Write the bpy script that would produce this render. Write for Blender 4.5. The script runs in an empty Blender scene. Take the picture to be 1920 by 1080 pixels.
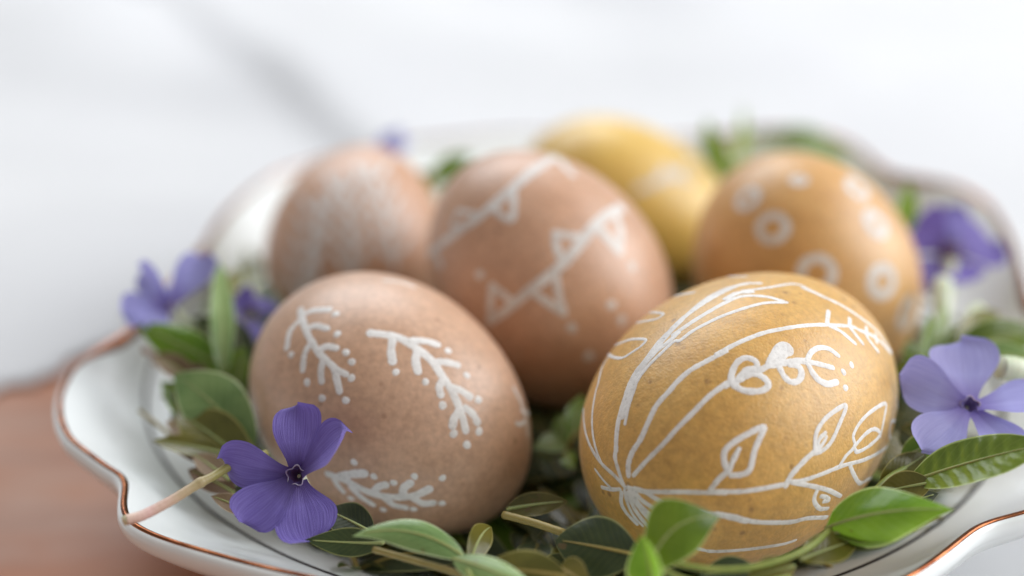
import bpy, math, random
import numpy as np
from mathutils import Vector, Matrix
from mathutils.bvhtree import BVHTree
from mathutils import noise as mnoise
R = math.radians
S = 0.01                                  # everything below is written in centimetres
rng = random.Random(7)
scene = bpy.context.scene
col = scene.collection

# ------------------------------------------------------------------ camera
PITCH = R(25.0); CAMZ = 16.3; FPX = 50 / 36 * 1920
cd = bpy.data.cameras.new('camera'); cam = bpy.data.objects.new('camera', cd); col.objects.link(cam)
cam.location = (0, 0, CAMZ * S); cam.rotation_euler = (math.pi / 2 - PITCH, 0, 0)
cd.lens = 50; cd.sensor_width = 36; cd.clip_start = 0.01; cd.clip_end = 30
cd.dof.use_dof = True; cd.dof.focus_distance = 0.226; cd.dof.aperture_fstop = 4.0
cd.dof.aperture_blades = 0
scene.camera = cam
CR = Vector((1, 0, 0)); CU = Vector((0, math.sin(PITCH), math.cos(PITCH))); CF = Vector((0, math.cos(PITCH), -math.sin(PITCH)))
CC = Vector((0, 0, CAMZ))
def ray(px, py):
    return CR * ((px - 960) / FPX) + CU * ((540 - py) / FPX) + CF
def P(px, py, d):                          # a measured point of the place, d = distance from the lens plane
    return CC + ray(px, py) * d
def camdir(r, u, f):
    return (CR * r + CU * u + CF * f).normalized()

# ------------------------------------------------------------------ light
w = bpy.data.worlds.new('World'); scene.world = w; w.use_nodes = True
wn = w.node_tree; bg = wn.nodes['Background']
bg.inputs['Color'].default_value = (1.0, 0.95, 0.90, 1); bg.inputs['Strength'].default_value = 0.35
def area(name, loc, target, sx, sy, power, color):
    l = bpy.data.lights.new(name, 'AREA'); l.shape = 'RECTANGLE'; l.size = sx * S; l.size_y = sy * S
    l.energy = power; l.color = color
    o = bpy.data.objects.new(name, l); col.objects.link(o); o.location = Vector(loc) * S
    o.rotation_euler = (Vector(target) - Vector(loc)).to_track_quat('-Z', 'Y').to_euler()
    return o
area('window_light', (126, 30, 68), (2, 26, 2), 140, 105, 26.5, (0.98, 0.99, 1.0))
area('room_fill_light', (-25, 115, 105), (0, 28, 2), 120, 90, 16.0, (0.90, 0.95, 1.0))  # added fill for the bright room, lays a cool veil on the egg tops
scene.view_settings.view_transform = 'Standard'; scene.view_settings.look = 'None'
scene.view_settings.exposure = 0.0; scene.view_settings.gamma = 1
scene.render.engine = 'CYCLES'
scene.cycles.use_denoising = True
scene.cycles.max_bounces = 10
scene.cycles.sample_clamp_indirect = 6

# ------------------------------------------------------------------ node helpers
def mat(name):
    m = bpy.data.materials.new(name); m.use_nodes = True
    nt = m.node_tree; b = nt.nodes['Principled BSDF']
    return m, nt, b
def nd(nt, t, **kw):
    n = nt.nodes.new(t)
    for k, v in kw.items():
        if k in n.inputs.keys(): n.inputs[k].default_value = v
        else: setattr(n, k, v)
    return n
def lk(nt, a, b): nt.links.new(a, b)
def ramp(nt, stops, fac=None):
    n = nt.nodes.new('ShaderNodeValToRGB'); e = n.color_ramp.elements
    while len(e) < len(stops): e.new(0.5)
    for i, (p, c) in enumerate(stops):
        e[i].position = p; e[i].color = (*c, 1) if len(c) == 3 else c
    if fac is not None: lk(nt, fac, n.inputs[0])
    return n
def mixc(nt, fac, a, b, mode='MIX'):
    n = nt.nodes.new('ShaderNodeMix'); n.data_type = 'RGBA'; n.blend_type = mode
    for sock, v in ((n.inputs[0], fac), (n.inputs[6], a), (n.inputs[7], b)):
        if hasattr(v, 'links') or hasattr(v, 'is_linked'): lk(nt, v, sock)
        elif isinstance(v, (int, float)): sock.default_value = v
        else: sock.default_value = (*v, 1)
    return n.outputs[2]
def objco(nt):
    return nt.nodes.new('ShaderNodeTexCoord').outputs['Object']
def noi(nt, co, scale, detail=3, rough=0.5):
    n = nt.nodes.new('ShaderNodeTexNoise'); n.inputs['Scale'].default_value = scale
    n.inputs['Detail'].default_value = detail; n.inputs['Roughness'].default_value = rough
    lk(nt, co, n.inputs['Vector']); return n
def bump(nt, h, strength, dist, prev=None):
    n = nt.nodes.new('ShaderNodeBump'); n.inputs['Strength'].default_value = strength
    n.inputs['Distance'].default_value = dist; lk(nt, h, n.inputs['Height'])
    if prev is not None: lk(nt, prev, n.inputs['Normal'])
    return n.outputs[0]

def shell_mat(name, c1, c2, spot, rough=0.42, spot_amt=0.5, pore=0.35):
    m, nt, b = mat(name); co = objco(nt)
    big = noi(nt, co, 45, 5, 0.62)
    base0 = ramp(nt, [(0.3, c1), (0.72, c2)], big.outputs[0])
    blot = noi(nt, co, 95, 5, 0.7); blot.inputs['Distortion'].default_value = 0.8
    bl = ramp(nt, [(0.40, (0.84, 0.80, 0.76)), (0.60, (1.06, 1.05, 1.05))], blot.outputs[0])
    class _O: pass
    base = _O(); base.outputs = [mixc(nt, 0.5, base0.outputs[0], bl.outputs[0], 'MULTIPLY')]
    fine = noi(nt, co, 900, 3, 0.6)
    f2 = ramp(nt, [(0.35, (0.86,) * 3), (0.65, (1.07,) * 3)], fine.outputs[0])
    c = mixc(nt, 1.0, base.outputs[0], f2.outputs[0], 'MULTIPLY')
    vo = nt.nodes.new('ShaderNodeTexVoronoi'); vo.inputs['Scale'].default_value = 330
    vo.inputs['Randomness'].default_value = 1.0; lk(nt, co, vo.inputs['Vector'])
    dots = ramp(nt, [(0.10, (1,) * 3), (0.22, (0,) * 3)], vo.outputs['Distance'])
    patch = ramp(nt, [(0.50, (0,) * 3), (0.62, (1,) * 3)], noi(nt, co, 120, 3).outputs[0])
    mm = nd(nt, 'ShaderNodeMath', operation='MULTIPLY'); lk(nt, dots.outputs[0], mm.inputs[0]); lk(nt, patch.outputs[0], mm.inputs[1])
    m3 = nd(nt, 'ShaderNodeMath', operation='MULTIPLY'); lk(nt, mm.outputs[0], m3.inputs[0]); m3.inputs[1].default_value = spot_amt
    c = mixc(nt, m3.outputs[0], c, spot)
    lk(nt, c, b.inputs['Base Color'])
    b.inputs['Roughness'].default_value = rough
    b.inputs['Specular IOR Level'].default_value = 0.5
    b.inputs['Subsurface Weight'].default_value = 0.12
    b.inputs['Subsurface Radius'].default_value = (0.004, 0.002, 0.001)
    b.inputs['Subsurface Scale'].default_value = 0.6
    b.inputs['Sheen Weight'].default_value = 0.08
    b.inputs['Sheen Roughness'].default_value = 0.5
    b.inputs['Coat Weight'].default_value = 0.55
    b.inputs['Coat Roughness'].default_value = 0.42
    b1 = bump(nt, noi(nt, co, 2200, 2, 0.6).outputs[0], pore, 0.00012)
    b2 = bump(nt, noi(nt, co, 420, 3, 0.6).outputs[0], 0.25 + 0.2 * (pore > 0.5), 0.0003, b1)
    lk(nt, b2, b.inputs['Normal'])
    return m
M = {}
M['brown'] = shell_mat('brown_eggshell', (0.53, 0.31, 0.19), (0.62, 0.40, 0.275), (0.20, 0.09, 0.04))
M['brown2'] = shell_mat('warm_brown_eggshell', (0.54, 0.295, 0.175), (0.62, 0.39, 0.265), (0.2, 0.1, 0.05))
M['ochre'] = shell_mat('ochre_eggshell', (0.62, 0.33, 0.065), (0.69, 0.42, 0.12), (0.17, 0.07, 0.02), 0.45, 0.65, 0.9)
M['yellow'] = shell_mat('yellow_eggshell', (0.72, 0.46, 0.09), (0.78, 0.54, 0.14), (0.4, 0.2, 0.05))
M['orange'] = shell_mat('orange_eggshell', (0.62, 0.32, 0.09), (0.70, 0.42, 0.16), (0.3, 0.12, 0.03))

m, nt, b = mat('white_paint'); co = objco(nt)
b.inputs['Base Color'].default_value = (0.80, 0.78, 0.76, 1); b.inputs['Roughness'].default_value = 0.5
n1 = noi(nt, co, 1300, 3, 0.7)
lk(nt, bump(nt, n1.outputs[0], 0.35, 0.0002), b.inputs['Normal'])
al = ramp(nt, [(0.32, (0.78,) * 3), (0.48, (1.0,) * 3)], n1.outputs[0])
n2 = noi(nt, co, 170, 3, 0.6); al2 = ramp(nt, [(0.34, (0.80,) * 3), (0.50, (1.0,) * 3)], n2.outputs[0])
lk(nt, mixc(nt, 1.0, al.outputs[0], al2.outputs[0], 'MULTIPLY'), b.inputs['Alpha'])
M['paint'] = m
m, nt, b = mat('thin_white_paint'); co = objco(nt)
b.inputs['Base Color'].default_value = (0.78, 0.76, 0.74, 1); b.inputs['Roughness'].default_value = 0.5
al = ramp(nt, [(0.32, (0.55,) * 3), (0.58, (0.92,) * 3)], noi(nt, co, 350, 4, 0.7).outputs[0]); lk(nt, al.outputs[0], b.inputs['Alpha'])
M['thinpaint'] = m

m, nt, b = mat('glazed_porcelain')
b.inputs['Base Color'].default_value = (0.84, 0.88, 0.885, 1); b.inputs['Roughness'].default_value = 0.26
b.inputs['Coat Weight'].default_value = 0.2; b.inputs['Coat Roughness'].default_value = 0.12
co = objco(nt); lk(nt, bump(nt, noi(nt, co, 60, 2).outputs[0], 0.15, 0.0004), b.inputs['Normal'])
M['porcelain'] = m
m, nt, b = mat('gilded_edge')
b.inputs['Metallic'].default_value = 1; co = objco(nt)
g = ramp(nt, [(0.3, (0.16, 0.05, 0.022)), (0.7, (0.40, 0.155, 0.07))], noi(nt, co, 260, 3).outputs[0])
lk(nt, g.outputs[0], b.inputs['Base Color']); b.inputs['Roughness'].default_value = 0.25
lk(nt, bump(nt, noi(nt, co, 900, 2).outputs[0], 0.2, 0.0002), b.inputs['Normal'])
M['gold'] = m
m, nt, b = mat('dark_line_glaze')
b.inputs['Base Color'].default_value = (0.018, 0.012, 0.012, 1); b.inputs['Roughness'].default_value = 0.65; b.inputs['Specular IOR Level'].default_value = 0.12; M['line'] = m

m, nt, b = mat('white_cloth'); co = objco(nt)
c = ramp(nt, [(0.3, (0.55, 0.555, 0.58)), (0.7, (0.63, 0.635, 0.645))], noi(nt, co, 6, 3).outputs[0])
lk(nt, c.outputs[0], b.inputs['Base Color']); b.inputs['Roughness'].default_value = 0.9
b.inputs['Sheen Weight'].default_value = 0.3
wv = nt.nodes.new('ShaderNodeTexWave'); wv.inputs['Scale'].default_value = 600; wv.inputs['Distortion'].default_value = 1.5; lk(nt, co, wv.inputs['Vector'])
lk(nt, bump(nt, noi(nt, co, 1500, 3).outputs[0], 0.3, 0.0004, bump(nt, wv.outputs[0], 0.2, 0.0003)), b.inputs['Normal'])
M['cloth'] = m

m, nt, b = mat('warm_brown_wood'); co = objco(nt)
mp = nt.nodes.new('ShaderNodeMapping'); mp.inputs['Scale'].default_value = (1.0, 9, 9); lk(nt, co, mp.inputs['Vector'])
n1 = noi(nt, mp.outputs[0], 9, 6, 0.6)
oi = nt.nodes.new('ShaderNodeObjectInfo')
c = ramp(nt, [(0.25, (0.20, 0.07, 0.03)), (0.5, (0.34, 0.13, 0.06)), (0.8, (0.44, 0.20, 0.10))], n1.outputs[0])
hs = nt.nodes.new('ShaderNodeHueSaturation'); lk(nt, c.outputs[0], hs.inputs['Color'])
mr = nt.nodes.new('ShaderNodeMapRange'); lk(nt, oi.outputs['Random'], mr.inputs[0]); mr.inputs[3].default_value = 0.8; mr.inputs[4].default_value = 1.2
lk(nt, mr.outputs[0], hs.inputs['Value'])
mpw = nt.nodes.new('ShaderNodeMapping'); mpw.inputs['Scale'].default_value = (1.0, 2.6, 1); lk(nt, co, mpw.inputs['Vector'])
wsh = ramp(nt, [(0.46, (0,) * 3), (0.72, (0.6,) * 3)], noi(nt, mpw.outputs[0], 13, 4, 0.6).outputs[0])
lk(nt, mixc(nt, wsh.outputs[0], hs.outputs[0], (0.46, 0.34, 0.28)), b.inputs['Base Color'])
b.inputs['Roughness'].default_value = 0.5
b.inputs['Specular IOR Level'].default_value = 0.35
lk(nt, bump(nt, n1.outputs[0], 0.3, 0.001), b.inputs['Normal'])
M['wood'] = m

def leaf_mat(name, dark, light, vein, trans=0.35, rough=0.27):
    m, nt, b = mat(name); co = objco(nt)
    uv = nt.nodes.new('ShaderNodeUVMap'); uv.uv_map = 'UVMap'
    sep = nt.nodes.new('ShaderNodeSeparateXYZ'); lk(nt, uv.outputs[0], sep.inputs[0])
    def mth(op, a, bb=None, c_=None):
        n = nt.nodes.new('ShaderNodeMath'); n.operation = op
        for i, v in enumerate((a, bb, c_)):
            if v is None: continue
            if isinstance(v, (int, float)): n.inputs[i].default_value = v
            else: lk(nt, v, n.inputs[i])
        return n.outputs[0]
    V = mth('ABSOLUTE', mth('SUBTRACT', sep.outputs[1], 0.5))           # 0 at midrib, .5 at the edge
    ph = mth('ADD', mth('MULTIPLY', sep.outputs[0], 11.0), mth('MULTIPLY', V, -5.0))
    fr = mth('ABSOLUTE', mth('SUBTRACT', mth('FRACT', ph), 0.5))
    veins = ramp(nt, [(0.0, (1,) * 3), (0.10, (0,) * 3)], fr)
    n1 = noi(nt, co, 140, 4, 0.6)
    oi = nt.nodes.new('ShaderNodeObjectInfo')
    base = ramp(nt, [(0.3, dark), (0.7, light)], n1.outputs[0])
    c = mixc(nt, mth('MULTIPLY', veins.outputs[0], 0.14), base.outputs[0], vein)
    edge = ramp(nt, [(0.455, (0,) * 3), (0.495, (1,) * 3)], V)
    edge_f = mth('MULTIPLY', edge.outputs[0], 0.75)
    pat = ramp(nt, [(0.35, (0.72, 0.74, 0.6)), (0.65, (1.15, 1.1, 1.0))], noi(nt, co, 60, 3).outputs[0])
    c = mixc(nt, 0.9, c, pat.outputs[0], 'MULTIPLY')
    sp = ramp(nt, [(0.70, (0,) * 3), (0.74, (0.75,) * 3)], noi(nt, co, 420, 2, 0.5).outputs[0])
    c = mixc(nt, sp.outputs[0], c, (0.13, 0.08, 0.03))
    c = mixc(nt, edge_f, c, tuple(min(0.8, v * 1.5 + 0.06) for v in vein))
    geo = nt.nodes.new('ShaderNodeNewGeometry')
    pale = mixc(nt, 0.5, c, (0.20, 0.26, 0.12))
    c = mixc(nt, geo.outputs['Backfacing'], c, pale)
    hs = nt.nodes.new('ShaderNodeHueSaturation'); lk(nt, c, hs.inputs['Color'])
    mr = nt.nodes.new('ShaderNodeMapRange'); lk(nt, oi.outputs['Random'], mr.inputs[0]); mr.inputs[3].default_value = 0.75; mr.inputs[4].default_value = 1.25
    mr2 = nt.nodes.new('ShaderNodeMapRange'); lk(nt, oi.outputs['Random'], mr2.inputs[0]); mr2.inputs[3].default_value = 0.49; mr2.inputs[4].default_value = 0.515
    lk(nt, mr.outputs[0], hs.inputs['Value']); lk(nt, mr2.outputs[0], hs.inputs['Hue'])
    lk(nt, hs.outputs[0], b.inputs['Base Color']); b.inputs['Roughness'].default_value = rough
    h = mth('ADD', mth('MULTIPLY', fr, 0.25), mth('MULTIPLY', noi(nt, co, 700, 3).outputs[0], 0.5))
    lk(nt, bump(nt, h, 0.20, 0.0006, bump(nt, noi(nt, co, 220, 3).outputs[0], 0.3, 0.0008)), b.inputs['Normal'])
    tr = nt.nodes.new('ShaderNodeBsdfTranslucent')
    tc = nt.nodes.new('ShaderNodeHueSaturation'); tc.inputs['Value'].default_value = 2.2; tc.inputs['Hue'].default_value = 0.485
    lk(nt, hs.outputs[0], tc.inputs['Color']); lk(nt, tc.outputs[0], tr.inputs['Color'])
    mx = nt.nodes.new('ShaderNodeMixShader'); mx.inputs[0].default_value = trans
    lk(nt, b.outputs[0], mx.inputs[1]); lk(nt, tr.outputs[0], mx.inputs[2])
    lk(nt, mx.outputs[0], nt.nodes['Material Output'].inputs[0])
    return m
M['leaf'] = leaf_mat('green_leaf', (0.085, 0.155, 0.022), (0.17, 0.27, 0.04), (0.32, 0.42, 0.14))
M['bright'] = leaf_mat('bright_green_leaf', (0.10, 0.22, 0.015), (0.19, 0.34, 0.035), (0.42, 0.55, 0.20), 0.42)
M['pale'] = leaf_mat('pale_green_leaf', (0.13, 0.21, 0.08), (0.22, 0.31, 0.13), (0.45, 0.53, 0.30), 0.3)
M['olive'] = leaf_mat('olive_leaf', (0.085, 0.085, 0.015), (0.16, 0.145, 0.03), (0.30, 0.26, 0.07), 0.25)
M['darkshadeleaf'] = leaf_mat('dark_green_shade_leaf', (0.018, 0.032, 0.010), (0.04, 0.06, 0.018), (0.22, 0.22, 0.06), 0.2, 0.46)  # dark leaves, pushed near black so the bed's shade is in the colour
M['dry'] = leaf_mat('dry_brown_leaf', (0.16, 0.10, 0.06), (0.28, 0.19, 0.12), (0.33, 0.25, 0.16), 0.2, 0.6)
def plain(name, c1, c2, rough=0.5, sc=200, bm=0.2):
    m, nt, b = mat(name); co = objco(nt)
    c = ramp(nt, [(0.3, c1), (0.7, c2)], noi(nt, co, sc, 3).outputs[0]); lk(nt, c.outputs[0], b.inputs['Base Color'])
    b.inputs['Roughness'].default_value = rough
    lk(nt, bump(nt, noi(nt, co, sc * 4, 3).outputs[0], bm, 0.0003), b.inputs['Normal'])
    b.inputs['Subsurface Weight'].default_value = 0.1; b.inputs['Subsurface Scale'].default_value = 0.002
    return m
M['rib'] = plain('pale_midrib', (0.24, 0.30, 0.09), (0.34, 0.38, 0.14))
M['ribyellow'] = plain('yellow_midrib', (0.26, 0.20, 0.04), (0.34, 0.26, 0.06))
M['stem'] = plain('green_stem', (0.16, 0.22, 0.03), (0.26, 0.30, 0.06))
M['stemolive'] = plain('olive_stem', (0.22, 0.17, 0.04), (0.32, 0.25, 0.07))
M['stempink'] = plain('pinkish_stem', (0.62, 0.40, 0.38), (0.72, 0.56, 0.52))
m, nt, b = mat('fading_pink_stem')
gx = nt.nodes.new('ShaderNodeSeparateXYZ'); lk(nt, nt.nodes.new('ShaderNodeTexCoord').outputs['Generated'], gx.inputs[0])
ns_ = noi(nt, objco(nt), 260, 3); ad = nd(nt, 'ShaderNodeMath', operation='MULTIPLY_ADD'); lk(nt, ns_.outputs[0], ad.inputs[0]); ad.inputs[1].default_value = 0.25; lk(nt, gx.outputs[0], ad.inputs[2])
rp = ramp(nt, [(0.12, (0.66, 0.50, 0.40)), (0.30, (0.62, 0.40, 0.36)), (0.52, (0.46, 0.34, 0.22)), (0.75, (0.26, 0.23, 0.07))], ad.outputs[0])
lk(nt, rp.outputs[0], b.inputs['Base Color']); b.inputs['Roughness'].default_value = 0.45
lk(nt, bump(nt, noi(nt, objco(nt), 900, 3).outputs[0], 0.3, 0.0003), b.inputs['Normal']); M['stemfade'] = m
M['stembrown'] = plain('brown_twig', (0.22, 0.14, 0.10), (0.34, 0.24, 0.18))
M['cutend'] = plain('cut_stem_end', (0.62, 0.58, 0.36), (0.72, 0.66, 0.45))
M['tube'] = plain('pale_flower_tube', (0.50, 0.58, 0.38), (0.66, 0.70, 0.56))
M['star'] = plain('pale_throat_rim', (0.16, 0.11, 0.30), (0.55, 0.50, 0.60), sc=500)
M['throatlight'] = plain('violet_throat', (0.14, 0.10, 0.30), (0.26, 0.20, 0.45))
M['throat'] = plain('dark_purple_throat', (0.045, 0.015, 0.075), (0.10, 0.04, 0.14))
def petal_mat(name, c1, c2, cbase, trans=0.3):
    m, nt, b = mat(name); co = objco(nt)
    uv = nt.nodes.new('ShaderNodeUVMap'); uv.uv_map = 'UVMap'
    sep = nt.nodes.new('ShaderNodeSeparateXYZ'); lk(nt, uv.outputs[0], sep.inputs[0])
    mp = nt.nodes.new('ShaderNodeMapping'); mp.inputs['Scale'].default_value = (1.5, 26, 1); lk(nt, uv.outputs[0], mp.inputs['Vector'])
    st = noi(nt, mp.outputs[0], 1.0, 4, 0.6)
    c = ramp(nt, [(0.3, c1), (0.7, c2)], st.outputs[0])
    g = ramp(nt, [(0.05, (0.95,) * 3), (0.42, (0,) * 3)], sep.outputs[0])
    c = mixc(nt, g.outputs[0], c.outputs[0], cbase)
    hs = nt.nodes.new('ShaderNodeHueSaturation'); lk(nt, c, hs.inputs['Color'])
    oi = nt.nodes.new('ShaderNodeObjectInfo')
    mr = nt.nodes.new('ShaderNodeMapRange'); lk(nt, oi.outputs['Random'], mr.inputs[0]); mr.inputs[3].default_value = 0.85; mr.inputs[4].default_value = 1.15
    lk(nt, mr.outputs[0], hs.inputs['Value'])
    lk(nt, hs.outputs[0], b.inputs['Base Color']); b.inputs['Roughness'].default_value = 0.5
    b.inputs['Sheen Weight'].default_value = 0.3
    lk(nt, bump(nt, st.outputs[0], 0.4, 0.0006), b.inputs['Normal'])
    tr = nt.nodes.new('ShaderNodeBsdfTranslucent'); lk(nt, hs.outputs[0], tr.inputs['Color'])
    mx = nt.nodes.new('ShaderNodeMixShader'); mx.inputs[0].default_value = trans
    lk(nt, b.outputs[0], mx.inputs[1]); lk(nt, tr.outputs[0], mx.inputs[2])
    lk(nt, mx.outputs[0], nt.nodes['Material Output'].inputs[0])
    return m
M['petal'] = petal_mat('violet_petal', (0.13, 0.085, 0.40), (0.22, 0.17, 0.56), (0.045, 0.012, 0.15))
M['petallit'] = petal_mat('pale_backlit_petal', (0.29, 0.28, 0.66), (0.41, 0.40, 0.78), (0.17, 0.12, 0.44), 0.4)  # paler lit copy of the violet petal, backlight put into the colour

# ------------------------------------------------------------------ object helpers
def mesh_obj(name, verts, faces, material, parent=None, origin=None, smooth=True, uvs=None):
    """verts in world centimetres; the object's origin is put at `origin` (cm)"""
    me = bpy.data.meshes.new(name)
    og = Vector(origin) if origin is not None else (Vector(parent['_o']) if parent is not None else Vector((0, 0, 0)))
    me.from_pydata([((Vector(v) - og) * S)[:] for v in verts], [], faces)
    me.update()
    if smooth: me.polygons.foreach_set('use_smooth', [True] * len(me.polygons))
    if uvs is not None:
        ul = me.uv_layers.new(name='UVMap')
        for lp in me.loops: ul.data[lp.index].uv = uvs[lp.vertex_index]
    me.materials.append(material)
    o = bpy.data.objects.new(name, me); col.objects.link(o)
    if parent is not None:
        o.parent = parent
        o.location = (og - Vector(parent['_o'])) * S
    else: o.location = og * S
    o['_o'] = tuple(og)
    return o
def thing(name, label, cat, loc, group=None):
    o = bpy.data.objects.new(name, None); col.objects.link(o); o.location = Vector(loc) * S
    o.empty_display_size = 0.01
    o['_o'] = tuple(loc); o['label'] = label; o['category'] = cat
    if group: o['group'] = group
    return o
def catmull(pts, n=8):
    pts = [Vector(p) for p in pts]
    if len(pts) < 3:
        return [pts[0].lerp(pts[-1], i / n) for i in range(n + 1)]
    out = []
    q = [pts[0] * 2 - pts[1]] + pts + [pts[-1] * 2 - pts[-2]]
    for i in range(1, len(q) - 2):
        p0, p1, p2, p3 = q[i - 1:i + 3]
        for k in range(n):
            t = k / n
            out.append(0.5 * ((2 * p1) + (p2 - p0) * t + (2 * p0 - 5 * p1 + 4 * p2 - p3) * t * t + (3 * p1 - p0 - 3 * p2 + p3) * t ** 3))
    out.append(pts[-1]); return out
def tube_geo(pts, rad, seg=8, cap=True, jitter=0.0):
    V, F = [], []
    n = len(pts)
    prev = None
    for i, p in enumerate(pts):
        t = (pts[min(i + 1, n - 1)] - pts[max(i - 1, 0)]).normalized()
        if prev is None: a = t.orthogonal().normalized()
        else: a = (prev - t * prev.dot(t)).normalized()
        prev = a; bb = t.cross(a)
        r = rad(i / (n - 1)) if callable(rad) else rad
        r *= 1 + jitter * math.sin(i * 2.3)
        for k in range(seg):
            an = 2 * math.pi * k / seg
            V.append(p + (a * math.cos(an) + bb * math.sin(an)) * r)
    for i in range(n - 1):
        for k in range(seg):
            k2 = (k + 1) % seg
            F.append((i * seg + k, i * seg + k2, (i + 1) * seg + k2, (i + 1) * seg + k))
    if cap:
        F.append(tuple(range(seg))[::-1]); F.append(tuple((n - 1) * seg + k for k in range(seg)))
    return V, F

# ------------------------------------------------------------------ setting: wooden table, cloth
table = thing('wooden_table', 'warm brown wooden table top, bare at the left below the plate', 'table', (0, 20, -0.5))
pw = 14.0
for i in range(14):
    y0 = -25 + i * pw; y1 = y0 + pw - 0.15
    V, F = [], []
    nx = 2
    x0, x1 = -110, 110; zt = -0.02 + 0.03 * rng.random() - 0.05; bev = 0.12
    ring = [(y0, -2.2), (y0, zt - bev), (y0 + bev, zt), (y1 - bev, zt), (y1, zt - bev), (y1, -2.2)]
    for x in (x0, x1):
        for (yy, zz) in ring: V.append((x, yy, zz))
    for k in range(6):
        F.append((k, (k + 1) % 6, 6 + (k + 1) % 6, 6 + k))
    F.append((0, 5, 4, 3, 2, 1)); F.append((6, 7, 8, 9, 10, 11))
    mesh_obj('plank', V, F, M['wood'], table, origin=(0, y0, -1), smooth=False)

def smooth01(t): t = max(0, min(1, t)); return t * t * (3 - 2 * t)
# edge of the cloth, left of the plate, and its corner under the plate
def on_plane(px, py, z):
    r = ray(px, py); return CC + r * ((z - CAMZ) / r.z)
EA = on_plane(270, 575, 0.0); EB = on_plane(-60, 790, 0.0)
eu = (EB - EA).normalized(); en = Vector((-eu.y, eu.x, 0))
if en.y > 0: en = -en                      # towards the bare wood
FA = on_plane(655, 300, 0.0); FB = on_plane(290, 0, 0.0); fdir = (FB - FA).normalized(); fn = Vector((-fdir.y, fdir.x, 0))
if fn.x < 0: fn = -fn
def cloth_h(x, y):
    p = Vector((x, y, 0))
    h = 0.25
    # the long sharp pleat running away to the back left
    s = (p - FA).dot(fn); a = (p - FA).dot(fdir)
    wid = 1.0
    amp = 0.68 * smooth01((a + 18) / 18)
    u = (s - 0.6 * wid) / wid
    h += amp * math.exp(-(u / (0.50 if u < 0 else 4.5)) ** 2)
    # soft folds across the back
    h += 2.4 * smooth01((y - 36) / 30) * mnoise.noise(Vector((x * 0.035 + 3.1, y * 0.05, 0.3)))
    h += 1.7 * smooth01((y - 42) / 20) * mnoise.noise(Vector((x * 0.09 + y * 0.05, y * 0.10 - x * 0.03, 4.0)))
    h += 0.12 * mnoise.noise(Vector((x * 0.2, y * 0.2, 9)))
    r = math.hypot(x - 1.6, y - 26.8)
    k = smooth01((r - 7) / 6)
    if x < 1 and y < 40: k = min(k, smooth01(-(p - EA).dot(en) / 9.0))
    return 0.03 + max(0.0, h) * k
def cloth_keep(x, y):
    p = Vector((x, y, 0))
    return not ((p - EA).dot(en) > 0.5 * math.sin(x * 0.5) + 1.4 * mnoise.noise(Vector((x * 0.22, y * 0.22, 2))) + 0.8 * mnoise.noise(Vector((x * 0.8, y * 0.8, 7))) and x < 1.0 and (y < 27 or x < -6.8))
V, F, idx = [], [], {}
xs = np.concatenate([np.arange(-95, -30, 1.0), np.arange(-30, 30, 0.4), np.arange(30, 96, 1.3)])
ys = np.concatenate([np.arange(2, 75, 0.45), np.arange(75, 150, 1.3)])
nxs, nys = len(xs), len(ys)
for j, y in enumerate(ys):
    for i, x in enumerate(xs):
        idx[(i, j)] = len(V); V.append((float(x), float(y), cloth_h(float(x), float(y))))
for j in range(nys - 1):
    for i in range(nxs - 1):
        cx = (xs[i] + xs[i + 1]) / 2; cy = (ys[j] + ys[j + 1]) / 2
        if cloth_keep(cx, cy): F.append((idx[(i, j)], idx[(i + 1, j)], idx[(i + 1, j + 1)], idx[(i, j + 1)]))
cl = mesh_obj('tablecloth', V, F, M['cloth'])
sm = cl.modifiers.new('smooth', 'SMOOTH'); sm.iterations = 2
so = cl.modifiers.new('thickness', 'SOLIDIFY'); so.thickness = 0.0004; so.offset = 1
cl['label'] = 'rumpled white tablecloth with a long pleat behind the plate'; cl['category'] = 'tablecloth'

# ------------------------------------------------------------------ plate
PC = Vector((1.6, 26.8, 0))
# (angle, radius, height) of the scalloped edge, eight lobes
NOTCH0 = -142.0
edge_tab = {}
for k in range(8):
    a = NOTCH0 + 45 * k
    for da, r_, z_ in ((0, 10.25, 3.35), (4, 10.65, 3.42), (9, 10.85, 3.5), (16, 10.85, 3.55), (23, 10.75, 3.58), (30, 10.85, 3.55), (37, 10.75, 3.48), (41.5, 10.5, 3.4)):
        edge_tab[(k, da)] = (a + da, r_, z_)
vis = []                                    # measured on the photograph
for (px, py, z) in [(245, 620, 3.4), (275, 585, 3.42), (310, 545, 3.45), (350, 495, 3.5), (140, 680, 3.5), (113, 740, 3.5), (112, 780, 3.5), (130, 820, 3.45), (170, 850, 3.4), (210, 880, 3.35), (233, 891, 3.3), (236, 910, 3.33), (229, 935, 3.4), (232, 965, 3.4), (255, 985, 3.4), (300, 1005, 3.4), (400, 1035, 3.4), (500, 1062, 3.4), (600, 1083, 3.4),
                    (1704, 1080, 3.4), (1764, 1038, 3.4), (1809, 1002, 3.35), (1834, 986, 3.3), (1870, 972, 3.33), (1920, 958, 3.4),
                    (1925, 560, 3.9), (1912, 500, 4.0), (1893, 440, 4.1), (1852, 378, 4.2), (1800, 346, 4.25), (1740, 335, 4.2), (1672, 325, 4.2), (1640, 303, 4.25), (1600, 270, 4.3), (1540, 248, 4.3), (1460, 238, 4.3), (1380, 246, 4.2),
                    (640, 288, 3.6), (520, 325, 3.5), (430, 392, 3.45), (385, 455, 3.45)]:
    q = on_plane(px, py, z); vis.append((math.degrees(math.atan2(q.y - PC.y, q.x - PC.x)), math.hypot(q.x - PC.x, q.y - PC.y), z))
pts = sorted(vis)
gaps = []
allp = list(pts)
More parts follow.
